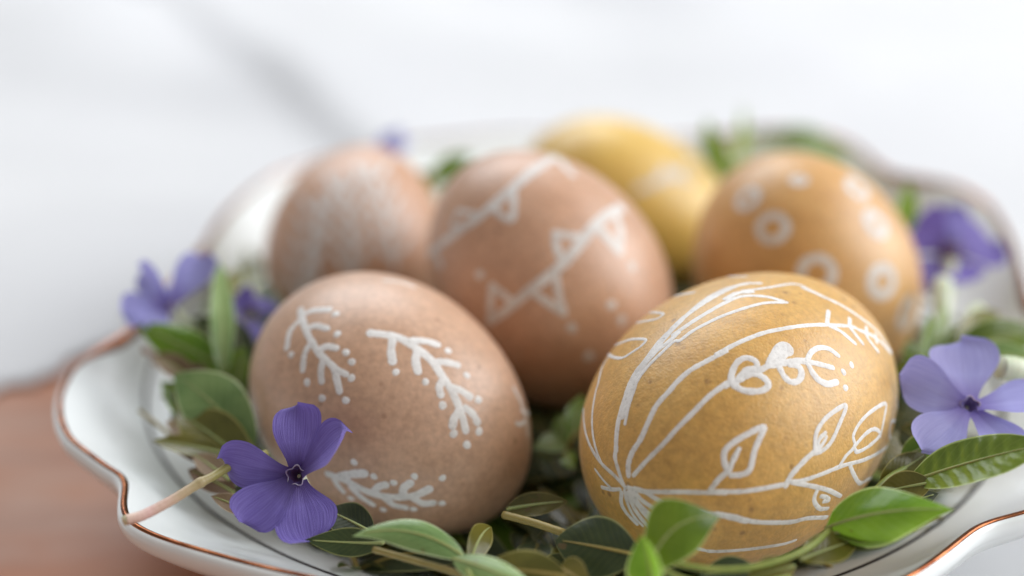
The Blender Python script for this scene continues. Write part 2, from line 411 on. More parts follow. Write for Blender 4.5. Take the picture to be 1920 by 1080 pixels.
for (a, r_, z_) in edge_tab.values():
    aa = (a + 180) % 360 - 180
    if min(abs((aa - p[0] + 180) % 360 - 180) for p in pts) > 9: allp.append((aa, r_, z_))
allp.sort()
A_ = np.array([p[0] for p in allp]); Rr = np.array([p[1] for p in allp]); Zz = np.array([p[2] for p in allp])
def per(x, arr):
    return np.interp(x, np.concatenate([A_ - 360, A_, A_ + 360]), np.tile(arr, 3))
NA = 720
ang = np.linspace(-180, 180, NA, endpoint=False)
def sm_per(v, s):
    k = np.exp(-0.5 * (np.arange(-20, 21) / s) ** 2); k /= k.sum()
    return np.convolve(np.concatenate([v[-20:], v, v[:20]]), k, 'valid')
ER = sm_per(per(ang, Rr), 2.2); EZ = sm_per(per(ang, Zz), 5)
def broad(v):
    k = np.exp(-0.5 * (np.arange(-150, 151) / 55) ** 2); k /= k.sum()
    return np.convolve(np.concatenate([v[-150:], v, v[:150]]), k, 'valid')
ERM = broad(ER); EZM = broad(EZ)
RW = 8.75; ZW = 2.25
RWA = 8.78 - 0.38 * np.cos(np.radians(ang))      # the well sits a little off centre
def plate_top(i, t):
    """t 0..1 centre -> edge of the well, 1..2 well edge -> rim"""
    if t <= 1:
        r = RWA[i] * t
        z = 0.95 + (ZW - 0.95) * max(0, (t - 0.55) / 0.45) ** 1.8
        lob = 0
    else:
        u = t - 1
        r = RWA[i] + (ERM[i] - RWA[i]) * u + (ER[i] - ERM[i]) * u ** 2.2
        z = ZW + (EZM[i] - ZW) * (0.8 * u + 0.2 * u * u) + (EZ[i] - EZM[i]) * u ** 3
    return r, z
def plate_pt(i, r, z):
    a = R(ang[i % NA]); return (PC.x + r * math.cos(a), PC.y + r * math.sin(a), z)
plate = thing('porcelain_plate', 'white scalloped porcelain plate with copper gold rim, holding the eggs', 'plate', (PC.x, PC.y, 0))
ts = [0.02, 0.2, 0.4, 0.5, 0.56, 0.62, 0.68, 0.74, 0.8, 0.86, 0.92, 0.96, 1.0, 1.04, 1.1, 1.2, 1.3, 1.4, 1.5, 1.6, 1.7, 1.8, 1.88, 1.94, 1.98, 2.0]
prof = [lambda i, t=t: plate_top(i, t) for t in ts]
prof += [lambda i: (ER[i] + 0.07, EZ[i] - 0.03), lambda i: (ER[i] + 0.12, EZ[i] - 0.10), lambda i: (ER[i] + 0.13, EZ[i] - 0.20), lambda i: (ER[i] + 0.10, EZ[i] - 0.32), lambda i: (ER[i] + 0.02, EZ[i] - 0.44)]
for t in (1.92, 1.75, 1.5, 1.25, 1.0, 0.9, 0.8, 0.72):
    prof.append(lambda i, t=t: (plate_top(i, t)[0] + 0.05, plate_top(i, t)[1] - 0.33 - 0.18 * max(0, t - 1)))
prof += [lambda i: (6.1, 0.62), lambda i: (6.05, 0.15), lambda i: (5.9, 0.08), lambda i: (5.7, 0.15), lambda i: (5.6, 0.5), lambda i: (0.2, 0.5)]
V, F = [], []
for fn_ in prof:
    for i in range(NA):
        r, z = fn_(i); V.append(plate_pt(i, r, z))
for k in range(len(prof) - 1):
    for i in range(NA):
        j = (i + 1) % NA
        F.append((k * NA + i, k * NA + j, (k + 1) * NA + j, (k + 1) * NA + i))
F.append(tuple(range(NA))[::-1])
F.append(tuple((len(prof) - 1) * NA + i for i in range(NA)))
mesh_obj('dish', V, F, M['porcelain'], plate)
# gilded edge: a thin raised band along the rim
sec = [(-0.075, -0.002), (-0.065, 0.012), (-0.02, 0.020), (0.02, 0.012), (0.05, -0.02), (0.045, -0.04), (0.02, -0.04), (-0.02, -0.04)]
V, F = [], []
ns = len(sec)
for i in range(NA):
    wv_ = 1 + 0.12 * math.sin(i * 0.11) + 0.08 * math.sin(i * 0.37 + 1)
    for (dr, dz) in sec:
        rr = ER[i] + dr * (wv_ if dr < 0 else 1)
        t = 2 + min(0, dr) * wv_ / max(0.5, ER[i] - RWA[i])
        zb = plate_top(i, t)[1] if dr < 0 else EZ[i]
        V.append(plate_pt(i, rr, zb + dz + 0.004))
for i in range(NA):
    j = (i + 1) % NA
    for k in range(ns):
        k2 = (k + 1) % ns
        F.append((i * ns + k, i * ns + k2, j * ns + k2, j * ns + k))
mesh_obj('gold_edge', V, F, M['gold'], plate)
# thin dark ring round the well
V, F = [], []
for i in range(NA):
    for (dr, dz) in ((-0.048, 0.007), (0, 0.015), (0.048, 0.007)):
        r, z = plate_top(i, 1.0 + max(-0.02, dr / 2)); z = ZW + dr * 0.45
        V.append(plate_pt(i, RWA[i] + dr, z + dz + 0.006))
for i in range(NA):
    j = (i + 1) % NA
    for k in range(2): F.append((i * 3 + k, i * 3 + k + 1, j * 3 + k + 1, j * 3 + k))
mesh_obj('ring_line', V, F, M['line'], plate)
def bowl_z(r):
    if r < RW: return 0.95 + (ZW - 0.95) * max(0, (r / RW - 0.55) / 0.45) ** 1.8
    return ZW + (r - RW) * 0.62

# ------------------------------------------------------------------ eggs
class Egg: pass
A = B = None
def make_egg(label, px, py, d, width, length, axis, k, material, group='painted eggs in the plate'):
    e = Egg(); c = P(px, py, d)
    ax = camdir(*axis); q = ax.to_track_quat('Z', 'Y')
    root = thing('painted_egg', label, 'egg', (c.x, c.y, c.z), group)
    nu, nv = 72, 96
    V, F = [], []
    a = length / 2; b_ = width / 2
    V.append(c + q @ Vector((0, 0, -a)))
    for i in range(1, nu):
        t = math.pi * i / nu
        z = -a * math.cos(t)
        r = b_ * math.sin(t) * (1 - k * (z / a)) * (1 + 0.25 * k * k)
        for j in range(nv):
            f = 2 * math.pi * j / nv
            wob = 1 + 0.004 * mnoise.noise(Vector((math.cos(f) * 1.3, math.sin(f) * 1.3, z * 0.6 + px)))
            V.append(c + q @ Vector((r * wob * math.cos(f), r * wob * math.sin(f), z)))
    V.append(c + q @ Vector((0, 0, a)))
    for j in range(nv):
        F.append((0, 1 + (j + 1) % nv, 1 + j))
        last = 1 + (nu - 2) * nv
        F.append((len(V) - 1, last + j, last + (j + 1) % nv))
    for i in range(nu - 2):
        for j in range(nv):
            j2 = (j + 1) % nv
            F.append((1 + i * nv + j, 1 + i * nv + j2, 1 + (i + 1) * nv + j2, 1 + (i + 1) * nv + j))
    mesh_obj('shell', V, F, material, root)
    e.root = root; e.c = c; e.d = d
    e.bvh = BVHTree.FromPolygons([tuple(v) for v in V], F)
    return e
def hit(e, px, py):
    r = ray(px, py).normalized()
    loc, nor, _, _ = e.bvh.ray_cast(CC, r)
    if loc is None: return None
    if nor.dot(r) > 0: nor = -nor
    nor = ((loc - e.c).normalized() * 0.5 + nor * 0.5).normalized()
    return loc, nor
class Paint:
    """marks brushed on an egg: thin raised strokes that follow the shell"""
    lift = 0
    def __init__(s, e, T=(0, 0, 1), k=1.0): s.mt = 'paint' if e in (A, B) else 'thinpaint'; s.e = e; s.T = T; s.V = []; s.F = []; s.k = k
    def px(s, p): return (s.T[0] + p[0] / s.T[2], s.T[1] + p[1] / s.T[2])
    def line(s, pts, w=8.0, w2=None, taper=0.0, jit=0.20, T=None):
        """w in photograph pixels at the egg's distance"""
        if T: s.T = T
        q = [Vector((*s.px(p), 0)) for p in pts]
        q = catmull(q, 8)
        # even resample ~3px
        out = [q[0]]; acc = 0
        for a, b in zip(q, q[1:]):
            L = (b - a).length
            n = max(1, int(L / 3.0))
            for i in range(1, n + 1): out.append(a.lerp(b, i / n))
        hs = [hit(s.e, p.x, p.y) for p in out]
        run = []
        for h in hs + [None]:
            if h is None:
                if len(run) >= 3: s._ribbon(run, w, w2 or w, jit)
                run = []
            else:
                if run and (h[0] - run[-1][0]).length < 0.012: continue
                if run and (h[0] - run[-1][0]).length > 0.9:
                    if len(run) >= 3: s._ribbon(run, w, w2 or w, jit)
                    run = []
                run.append(h)
        return s
    def _ribbon(s, run, w, w2, jit):
        Paint.lift = (Paint.lift + 1) % 7
        lift = 0.0015 + 0.0006 * Paint.lift
        k = s.e.d / FPX
        n = len(run); seed = rng.random() * 100
        t0 = (run[0][0] - run[1][0]).normalized(); t1 = (run[-1][0] - run[-2][0]).normalized()
        hw0 = w * k / 2 * s.k; hw1 = w2 * k / 2 * s.k
        # rounded ends
        ext = [(run[0][0] + t0 * hw0 * c, run[0][1], math.sqrt(max(0, 1 - c * c))) for c in (0.98, 0.85, 0.5)]
        mid = [(p, nn, 1.0) for p, nn in run]
        ext2 = [(run[-1][0] + t1 * hw1 * c, run[-1][1], math.sqrt(max(0, 1 - c * c))) for c in (0.5, 0.85, 0.98)]
        seq = ext + mid + ext2
        base = len(s.V); m = len(seq)
        prof = [(-1, 0), (-0.62, 0.75), (0, 1), (0.62, 0.75), (1, 0)]
        dist = 0
        for i, (p, nn, sc) in enumerate(seq):
            a = seq[max(0, i - 1)][0]; b = seq[min(m - 1, i + 1)][0]
            t = (b - a).normalized(); side = nn.cross(t).normalized()
            dist += (p - a).length
            f = i / (m - 1)
            hw = (hw0 * (1 - f) + hw1 * f) * sc * (1 + jit * mnoise.noise(Vector((dist * 9, seed, 0))) + jit * 0.6 * mnoise.noise(Vector((dist * 26, seed, 5))))
            for (u, h) in prof:
                q = p + side * (u * hw)
                loc, nor, _, _ = s.e.bvh.find_nearest(q)
                s.V.append(loc + nn * (lift - 0.0012 * (h == 0) + 0.0032 * h * max(0.15, sc)))
        for i in range(m - 1):
            for j in range(4):
                s.F.append((base + i * 5 + j, base + i * 5 + j + 1, base + (i + 1) * 5 + j + 1, base + (i + 1) * 5 + j))
    def dot(s, p, w=12.0, T=None):
        if T: s.T = T
        x, y = s.px(p); h = hit(s.e, x, y)
        if not h: return s
        c, nn = h; k = s.e.d / FPX; r = w * k / 2
        a = nn.orthogonal().normalized(); b = nn.cross(a)
        base = len(s.V); s.V.append(c + nn * 0.006)
        ph = rng.random() * 6
        for rr, hh in ((0.75, 0.0055), (1.0, 0.0)):
            for j in range(14):
                f = 2 * math.pi * j / 14
                q = c + (a * math.cos(f) + b * math.sin(f)) * r * rr * (1 + 0.07 * math.sin(2 * f + ph) + 0.04 * math.sin(3 * f + ph * 2))
                loc, _, _, _ = s.e.bvh.find_nearest(q); s.V.append(loc + nn * (hh + 0.001))
        for j in range(14):
            j2 = (j + 1) % 14
            s.F.append((base, base + 1 + j, base + 1 + j2)); s.F.append((base + 1 + j, base + 15 + j, base + 15 + j2, base + 1 + j2))
        return s
    def ring(s, p, rx, ry, w, T=None, rot=0, a0=0, a1=360):
        if T: s.T = T
        pts = []
        for i in range(17):
            f = R(a0 + (a1 - a0) * i / 16)
            x = rx * math.cos(f); y = ry * math.sin(f)
            pts.append((p[0] + x * math.cos(R(rot)) - y * math.sin(R(rot)), p[1] + x * math.sin(R(rot)) + y * math.cos(R(rot))))
        return s.line(pts, w)
    def build(s, name='painted_sprig'):
        if s.V: return mesh_obj(name, s.V, s.F, M[s.mt], s.e.root)

# --- front left egg: pink brown with three white sprigs
A = make_egg('pinkish brown egg in front at the left, with white dotted sprigs, behind the violet flower', 735, 762, 25.5, 4.30, 5.55, (0.77, -0.54, -0.34), 0.07, M['brown'])
TA = (440, 480, 1.929); T1 = (500, 550, 4.909); T2 = (600, 840, 6.75)
p = Paint(A, TA, 1.08)
p.line([(492, 279), (540, 284), (600, 298), (660, 335), (712, 378), (748, 430), (778, 475), (803, 525), (822, 575), (836, 632)], 15, 12)
for l, w_ in (([(572, 300), (566, 340), (571, 382)], 14), ([(660, 345), (655, 380), (662, 415)], 16), ([(752, 450), (740, 475), (745, 500)], 15), ([(815, 560), (795, 585), (788, 612)], 17),
          ([(640, 306), (690, 308), (732, 320)], 14), ([(715, 382), (765, 384), (805, 394)], 14), ([(778, 474), (815, 485), (850, 508)], 15), ([(835, 550), (862, 572), (878, 600)], 15)):
    p.line(l, w_ * 0.62 + 3, w_ * 0.62 + 5)
for q in [(583, 420), (690, 455), (752, 540), (792, 643), (840, 683), (884, 634), (882, 520), (840, 432), (772, 343)]: p.dot(q, 15 if q[1] > 500 else 13)
p.build()
p = Paint(A, T1, 1.1)
p.line([(310, 150), (335, 260), (380, 380), (440, 490), (510, 580), (590, 655), (650, 705), (730, 745)], 13, 11)
for l in ([(330, 200), (430, 158), (575, 150)], [(370, 330), (450, 298), (555, 325)], [(480, 520), (560, 490), (640, 505)], [(300, 250), (215, 350), (185, 500)],
          [(410, 440), (350, 560), (332, 700)], [(520, 610), (500, 710), (505, 810)], [(610, 680), (645, 790), (670, 900)]):
    p.line(l, 10, 12)
for q in [(635, 190), (650, 375), (730, 545), (783, 632), (780, 780), (728, 985), (510, 965), (372, 820), (225, 565)]: p.dot(q, 14)
p.build()
p = Paint(A, T2, 1.1)
p.line([(100, 330), (220, 370), (330, 410), (450, 480), (600, 550), (750, 600), (900, 622), (1100, 618), (1220, 595), (1380, 520)], 13, 14)
for l, w_ in (([(260, 360), (400, 330), (560, 320)], 15), ([(680, 560), (740, 490), (830, 465)], 13), ([(1050, 610), (1060, 510), (1140, 445)], 14),
              ([(180, 400), (230, 480), (290, 550)], 11), ([(400, 500), (520, 620), (665, 715)], 12), ([(830, 640), (930, 720), (1080, 755)], 12), ([(1180, 630), (1300, 700), (1430, 695)], 13)):
    p.line(l, w_)
for q in [(430, 180), (680, 360), (930, 440), (1195, 360), (1550, 380), (1545, 700), (1185, 775), (800, 780), (390, 640)]: p.dot(q, 13)
p.build()
p = Paint(A, TA, 1.08)
p.line([(1010, 480), (1035, 530), (1052, 590), (1060, 650)], 9); p.line([(1038, 560), (1070, 575)], 8); p.line([(1050, 600), (1030, 610), (1020, 605)], 8)
p.build(); p = Paint(A, TA); p.line([(540, 88), (600, 95), (650, 112)], 7)
p.build()

# --- front right egg: ochre, brushed all over from one pole
B = make_egg('large ochre egg in front at the right, covered in fine white botanical line drawing', 1394, 776, 24.3, 4.64, 6.45, (0.70, 0.38, 0.60), 0.05, M['ochre'])
B0 = (1060, 480, 1.862); T3 = (1080, 500, 4.909); T4 = (1080, 700, 3.175); T5 = (1340, 560, 4.908); T6 = (1340, 740, 4.153); T7 = (1140, 900, 4.571)
def cv(T, pts): return [(T[0] + a / T[2], T[1] + b / T[2]) for a, b in pts]
I = (0, 0, 1)
p = Paint(B, I, 1.13)
p.line(cv(T4, [(44, 200), (48, 300), (68, 390), (105, 470), (160, 545), (230, 610), (295, 680)]), 6.5)
p.line(cv(T3, [(300, 830), (240, 930), (205, 1070)]) + cv(T4, [(115, 120), (97, 240), (100, 360), (125, 470), (160, 550)]), 6)
p.line(cv(T4, [(262, 690), (205, 690), (155, 678)]), 7); p.line(cv(T4, [(205, 680), (160, 632), (115, 572)]), 5)
for l, w_ in (([(350, 685), (405, 702), (470, 742), (545, 775), (660, 800), (840, 842), (930, 862), (1012, 884)], 8), ([(340, 700), (400, 762), (490, 822), (560, 880)], 8),
              ([(320, 710), (365, 780), (420, 850), (475, 915)], 9), ([(325, 715), (385, 790), (440, 845), (500, 905)], 9), ([(312, 710), (340, 790), (385, 860), (440, 925)], 8), ([(272, 710), (270, 770), (300, 830), (360, 895)], 8), ([(290, 700), (310, 780), (345, 850), (395, 905)], 6)):
    p.line(cv(T4, l), w_)
p.line(cv(T6, [(10, 928), (150, 950), (280, 985), (430, 995), (600, 990), (720, 962), (870, 955)]), 9)
p.line(cv(T7, [(600, 530), (680, 560), (780, 592), (900, 612), (1100, 604), (1300, 582), (1500, 550), (1600, 520)]), 9)
p.build('painted_root_lines')
p = Paint(B, I, 1.13)
p.line(cv(T3, [(1571, 158), (1400, 195), (1230, 275), (1080, 390), (950, 515), (830, 645), (700, 800), (580, 930), (500, 1060)]) + cv(T4, [(290, 150), (255, 270), (240, 380), (238, 460)]), 8, 9)
p.line(cv(B0, [(760, 158), (700, 142), (620, 140), (560, 162), (500, 195), (440, 232), (370, 280)]) + cv(T3, [(950, 600), (840, 700), (760, 760), (650, 880), (540, 1040)]) + cv(T4, [(330, 90), (300, 190), (275, 260)]), 8, 9)
p.line(cv(B0, [(680, 95), (620, 98), (560, 122), (500, 155), (440, 195), (390, 235), (340, 290)]) + cv(T3, [(860, 600), (760, 700), (640, 860), (560, 960)]), 8, 10)
p.line(cv(B0, [(772, 162), (700, 164), (640, 178), (560, 205), (500, 232), (440, 265), (400, 295)]) + cv(T3, [(900, 690), (780, 800), (650, 930), (560, 1060)]) + cv(T4, [(350, 90), (312, 200), (292, 300)]), 7, 6)
p.line(cv(B0, [(620, 122), (700, 112), (800, 98), (860, 122), (940, 162)]), 7)
p.line(cv(B0, [(560, 150), (600, 130), (650, 125)]), 11)
p.line(cv(T4, [(238, 450), (232, 500), (250, 570), (270, 630), (292, 685)]), 8, 6)
p.build('painted_long_leaf')
p = Paint(B, I, 1.13)
p.line(cv(T5, [(1330, 290), (1250, 255), (1000, 240), (800, 250), (600, 282), (450, 315), (300, 370), (150, 440), (0, 525)]) + cv(T3, [(1400, 765), (1200, 870), (1050, 955), (930, 1060)]) + cv(T4, [(560, 100), (480, 190), (430, 290), (385, 390), (335, 470), (312, 540), (312, 608)]), 7, 9, jit=0.2)
p.line(cv(T5, [(1330, 290), (1430, 330), (1530, 400), (1620, 500)]), 8)
for l in ([(1048, 115), (1040, 170), (1035, 235)], [(1040, 240), (1150, 295), (1220, 350), (1290, 412)], [(1242, 185), (1245, 260), (1300, 335), (1360, 410)], [(1395, 265), (1400, 345), (1450, 420), (1500, 482)], [(1480, 330), (1490, 400)]):
    p.line(cv(T5, l), 8)
p.line(cv(B0, [(830, 112), (900, 142), (960, 170), (1030, 215), (1090, 265), (1135, 330)]), 8)
p.build('painted_grass_stalk')
p = Paint(B, I, 1.13)
p.line(cv(T4, [(342, 608), (420, 520), (520, 420), (600, 330), (700, 230), (800, 130), (910, 52)]) + cv(T5, [(80, 812), (160, 765)]), 6.5, 9, jit=0.2)
for l, w_ in (([(150, 780), (158, 690), (205, 590), (285, 545), (375, 575), (385, 640), (300, 655), (240, 710), (190, 785)], 10), ([(180, 800), (270, 845), (400, 852), (480, 820), (490, 770), (440, 720), (380, 695), (300, 705), (230, 745)], 10),
              ([(260, 700), (330, 660), (400, 665), (480, 625), (540, 600)], 10), ([(500, 600), (540, 520), (590, 440), (630, 425)], 12), ([(540, 600), (600, 540), (650, 500), (685, 480), (660, 430), (620, 430)], 14), ([(520, 570), (580, 510), (640, 460)], 14),
              ([(520, 612), (650, 590), (760, 572), (860, 578)], 11), ([(600, 640), (640, 715), (700, 765), (770, 755), (800, 690), (770, 620), (690, 608)], 10), ([(850, 570), (890, 492), (960, 452), (1050, 462), (1135, 522)], 9),
              ([(860, 580), (960, 602), (1085, 635)], 9), ([(860, 600), (900, 680), (960, 750), (1040, 785), (1120, 768)], 11)):
    p.line(cv(T5, l), w_)
for q in cv(T5, [(1260, 610), (1185, 675), (1205, 820)]): p.dot(q, 13)
p.build('painted_flower')
p = Paint(B, I, 1.13)
p.line(cv(T4, [(310, 680), (400, 702), (520, 706), (640, 706), (780, 710), (900, 710)]) + cv(T6, [(0, 757), (200, 755), (350, 735), (540, 700)]), 7.5, 8)
p.line(cv(T6, [(600, 678), (700, 665), (850, 612), (1000, 552), (1150, 512), (1260, 462), (1350, 400), (1420, 345)]), 7)
for l, w_ in (([(-30, 740), (30, 660), (100, 600)], 8), ([(100, 600), (72, 500), (85, 430), (150, 370), (250, 310), (385, 250), (350, 340), (310, 440), (275, 580), (210, 622), (130, 628)], 9), ([(110, 600), (145, 510), (188, 425)], 8)):
    p.line(cv(T6, l), w_)
for l, w_ in (([(552, 710), (600, 622), (700, 512), (780, 440)], 9), ([(780, 440), (788, 310), (845, 205), (930, 130), (1022, 85), (975, 220), (905, 370), (830, 440), (775, 455)], 7.5), ([(795, 430), (815, 350), (862, 298)], 7), ([(800, 440), (850, 370), (870, 330)], 6)):
    p.line(cv(T6, l), w_)
for l, w_ in (([(970, 560), (1020, 480), (1090, 400), (1080, 320), (1130, 220), (1220, 130), (1330, 70), (1320, 180), (1290, 325)], 7), ([(1090, 400), (1180, 300), (1250, 268), (1285, 315), (1200, 400), (1110, 445), (1085, 400)], 7),
              ([(1405, 205), (1372, 215), (1362, 330), (1410, 345), (1425, 260), (1395, 205)], 7), ([(1415, 30), (1420, 100), (1430, 170)], 6),
              ([(600, 680), (750, 710), (880, 742), (980, 790)], 8), ([(800, 740), (775, 820), (815, 885), (880, 888)], 8), ([(830, 790), (870, 800), (890, 825), (850, 830)], 8), ([(1055, 550), (1080, 615), (1130, 690), (1190, 660), (1240, 640)], 8)):
    p.line(cv(T6, l), w_)
p.build('painted_branch')
p = Paint(B, I, 1.13)
for l, w_ in (([(285, 800), (345, 735), (430, 695), (520, 668), (640, 672), (600, 730), (520, 785), (430, 838), (350, 835), (290, 805)], 6), ([(350, 720), (420, 620), (480, 545), (560, 475), (680, 425), (800, 435), (740, 482), (620, 505), (500, 535)], 6),
              ([(720, 330), (850, 290), (960, 262), (1080, 240)], 10), ([(900, 200), (1100, 128), (1300, 98), (1560, 92)], 8), ([(560, 440), (640, 385), (700, 350)], 6)):
    p.line(cv(T3, l), w_)
p.build('painted_twig')

# --- middle egg with bunting
C_ = make_egg('tall brown egg in the middle, with two white bunting garlands across it', 1028, 524, 28.6, 4.50, 5.65, (-0.56, 0.74, -0.20), 0.06, M['brown2'])
T8 = (780, 240, 2.348)
p = Paint(C_, T8, 1.0)
p.line([(55, 560), (150, 480), (250, 410), (340, 340), (430, 260), (520, 185), (610, 125)], 15, 19)
p.line([(185, 365), (160, 430), (215, 425), (270, 385), (185, 365)], 9); p.line([(430, 265), (425, 395), (380, 390), (345, 350)], 12)
p.line([(600, 120), (640, 150), (690, 205)], 16); p.line([(90, 560), (105, 610)], 12)
for q in [(280, 645), (110, 600)]: p.dot(q, 17)
p.build('painted_garland')
p = Paint(C_, T8, 1.0)
p.line([(325, 852), (400, 800), (500, 715), (600, 640), (680, 560), (760, 462), (830, 392), (905, 350)], 14, 22)
p.line([(335, 695), (328, 780), (330, 850)], 13); p.line([(335, 695), (385, 735), (430, 770)], 13); p.line([(615, 640), (630, 740), (650, 815)], 13); p.line([(650, 815), (590, 775), (530, 735)], 13)
p.line([(612, 465), (620, 530), (645, 590)], 13); p.line([(612, 465), (680, 475), (740, 480)], 13); p.line([(800, 440), (850, 490), (895, 540)], 20); p.line([(880, 380), (900, 450), (895, 540)], 16)
for q in [(685, 880), (760, 1005), (905, 845), (950, 610), (860, 780)]: p.dot(q, 18)
p.build('painted_garland')

# --- back left egg
D = make_egg('brown egg at the back left, its white fern pattern out of focus', 668, 464, 32.0, 4.0, 4.7, (0.18, 0.95, 0.2), 0.06, M['brown2'])
for x0, y0, x1, y1 in ((560, 560, 600, 370), (660, 520, 640, 330), (740, 500, 690, 310)):
    p = Paint(D, I)
    p.line([(x0, y0), ((x0 + x1) / 2 + 8, (y0 + y1) / 2), (x1, y1)], 12)
    for i in range(5):
        t = 0.1 + 0.19 * i; x = x0 + (x1 - x0) * t; y = y0 + (y1 - y0) * t
        p.line([(x, y), (x + 20, y - 14), (x + 32, y - 34)], 11); p.line([(x, y), (x - 20, y - 10), (x - 30, y - 28)], 11)
    p.build('painted_fern')
# --- back yellow egg
E_ = make_egg('pale yellow egg lying at the very back with a faint white mark', 1182, 386, 35.0, 3.85, 5.7, (0.88, -0.40, 0.15), 0.08, M['yellow'])
p = Paint(E_, (1000, 160, 2.25)); p.line([(440, 440), (540, 400), (640, 350)], 13); p.line([(520, 400), (560, 350)], 12); p.line([(600, 380), (660, 400)], 12); p.build()
# --- orange egg with rings
G = make_egg('orange egg at the right behind the ochre one, painted with white rings', 1507, 512, 29.8, 4.55, 5.4, (-0.45, 0.72, -0.35), 0.06, M['orange'])
T9 = (1000, 160, 2.25)
for (c_, rx, ry, w_, rot) in (((905, 480), 48, 30, 15, -40), ((1010, 602), 58, 52, 17, -20), ((1197, 792), 68, 62, 18, 10), ((1472, 828), 46, 58, 20, 8), ((1445, 585), 30, 52, 20, -35), ((1365, 435), 24, 45, 18, -50), ((1575, 960), 22, 60, 18, 15), ((1120, 400), 30, 14, 12, 0)):
    p = Paint(G, T9, 0.9); p.ring(c_, rx, ry, w_, rot=rot); p.build('painted_ring')

# ------------------------------------------------------------------ leaves, stems, flowers
def leaf_geo(base, tip, nrm, width, bend=0.12, fold=0.18, arch=0.0, wave=0.03, side_bend=0.0, wpos=0.45, point=1.0, twist=0.0, seed=0, pucker=0.0):
    base = Vector(base); tip = Vector(tip); d = tip - base; L = d.length; d.normalize()
    n = Vector(nrm); n = (n - d * n.dot(d)).normalized(); s = d.cross(n)
    NU, NV = (22, 8) if not pucker else (80, 10)
    V, F, UV, mid = [], [], [], []
    for i in range(NU + 1):
        u = i / NU
        e1 = math.log(0.5) / math.log(wpos)
        pr = math.sin(math.pi * u ** e1) if 0 < u < 1 else 0.0
        pr = pr ** 0.72 if u < wpos else pr ** (0.72 + 0.25 * point)
        hw = width / 2 * pr + (0.012 if u < 0.02 else 0)
        c = base + d * (L * u) + n * (bend * L * 4 * u * (1 - u)) + s * (side_bend * L * 4 * u * (1 - u))
        ta = twist * (u - 0.3); nn = n * math.cos(ta) + s * math.sin(ta); ss = s * math.cos(ta) - n * math.sin(ta)
        slope = bend * 4 * (1 - 2 * u); tn = (nn - d * slope).normalized()
        mid.append((c, tn))
        for j in range(NV + 1):
            v = -1 + 2 * j / NV
            x = hw * v; z = abs(x) * fold * 1.0 - arch * x * x / max(width, 0.01) * 2
            z += wave * width * math.sin(u * 9 + v * 2 + seed) * v * v * pr
            if pucker: z += pucker * math.sin(u * 62 - abs(v) * 4) * math.sin(math.pi * min(1, abs(v) * 1.0)) * pr
            V.append(c + ss * x + tn * z); UV.append((u, (v + 1) / 2))
    for i in range(NU):
        for j in range(NV):
            a = i * (NV + 1) + j; F.append((a, a + 1, a + NV + 2, a + NV + 1))
    return V, F, UV, mid
def leaf(parent, base, tip, nrm, width, material='leaf', rib='rib', label=None, ribw=0.028, **kw):
    kw.setdefault('seed', rng.random() * 10)
    V, F, UV, mid = leaf_geo(base, tip, nrm, width, **kw)
    o = mesh_obj('leaf', V, F, M[material], parent, origin=base, uvs=UV)
    if label: o['label'] = label
    pts_ = [c + n * 0.006 for c, n in mid]
    mesh_obj('midrib', *tube_geo(pts_[:-2], lambda t: ribw * (1 - 0.75 * t), 6), M[rib], o, origin=base)
    return o
def stem(parent, pts, rad, material='stem', name='stem', n=8, jitter=0.03):
    pp = catmull(pts, n)
    return mesh_obj(name, *tube_geo(pp, rad, 10, jitter=jitter), M[material], parent, origin=pts[0])
GL = 'loose periwinkle leaves and sprigs round the eggs'
def sprig(label, at, name='periwinkle_sprig', cat='leaf sprig', group=GL): return thing(name, label, cat, tuple(at), group)
TC = -CF                                     # towards the lens

# bottom centre: pale leaf lying below the brown egg and its neighbour
a0 = P(872, 1046, 21.4)
s = sprig('pale green leaf arching under the front brown egg, a second one below it', a0)
leaf(s, a0, P(660, 1006, 21.5), (0.05, -0.55, 0.85), 0.50, 'pale', bend=0.10, fold=0.10, arch=0.5, side_bend=0.10, wpos=0.42)
leaf(s, P(850, 1048, 21.3), P(1010, 1112, 20.6), (0.0, -0.5, 0.9), 0.50, 'pale', bend=0.08, fold=0.12, arch=0.5)
leaf(s, P(880, 1058, 21.6), P(922, 988, 22.4), (0.4, -0.6, 0.5), 0.42, 'olive', bend=0.1, side_bend=-0.12)
stem(s, [P(872, 1046, 21.4), P(880, 1075, 21.0), P(900, 1120, 20.6)], 0.045)
# bright leaves bottom, right of centre
a0 = P(1222, 1082, 20.6)
s = sprig('two bright green young leaves standing up in front of the ochre egg', a0)
leaf(s, P(1216, 1068, 20.7), P(1352, 970, 20.9), (-0.25, -0.85, 0.45), 0.92, 'bright', bend=0.16, fold=0.10, arch=0.25, side_bend=-0.20, wpos=0.50, twist=0.15, point=2.0)
leaf(s, P(1222, 1095, 20.4), P(1203, 1003, 20.5), (-0.75, -0.65, 0.2), 0.72, 'bright', bend=0.05, fold=0.35, side_bend=0.10, wpos=0.35)
stem(s, [P(1222, 1100, 20.3), P(1228, 1068, 20.6), P(1235, 1062, 20.7)], 0.06)
stem(s, [P(1228, 1062, 20.9), P(1300, 1092, 20.6), P(1400, 1098, 20.5), P(1480, 1084, 20.7)], 0.05)
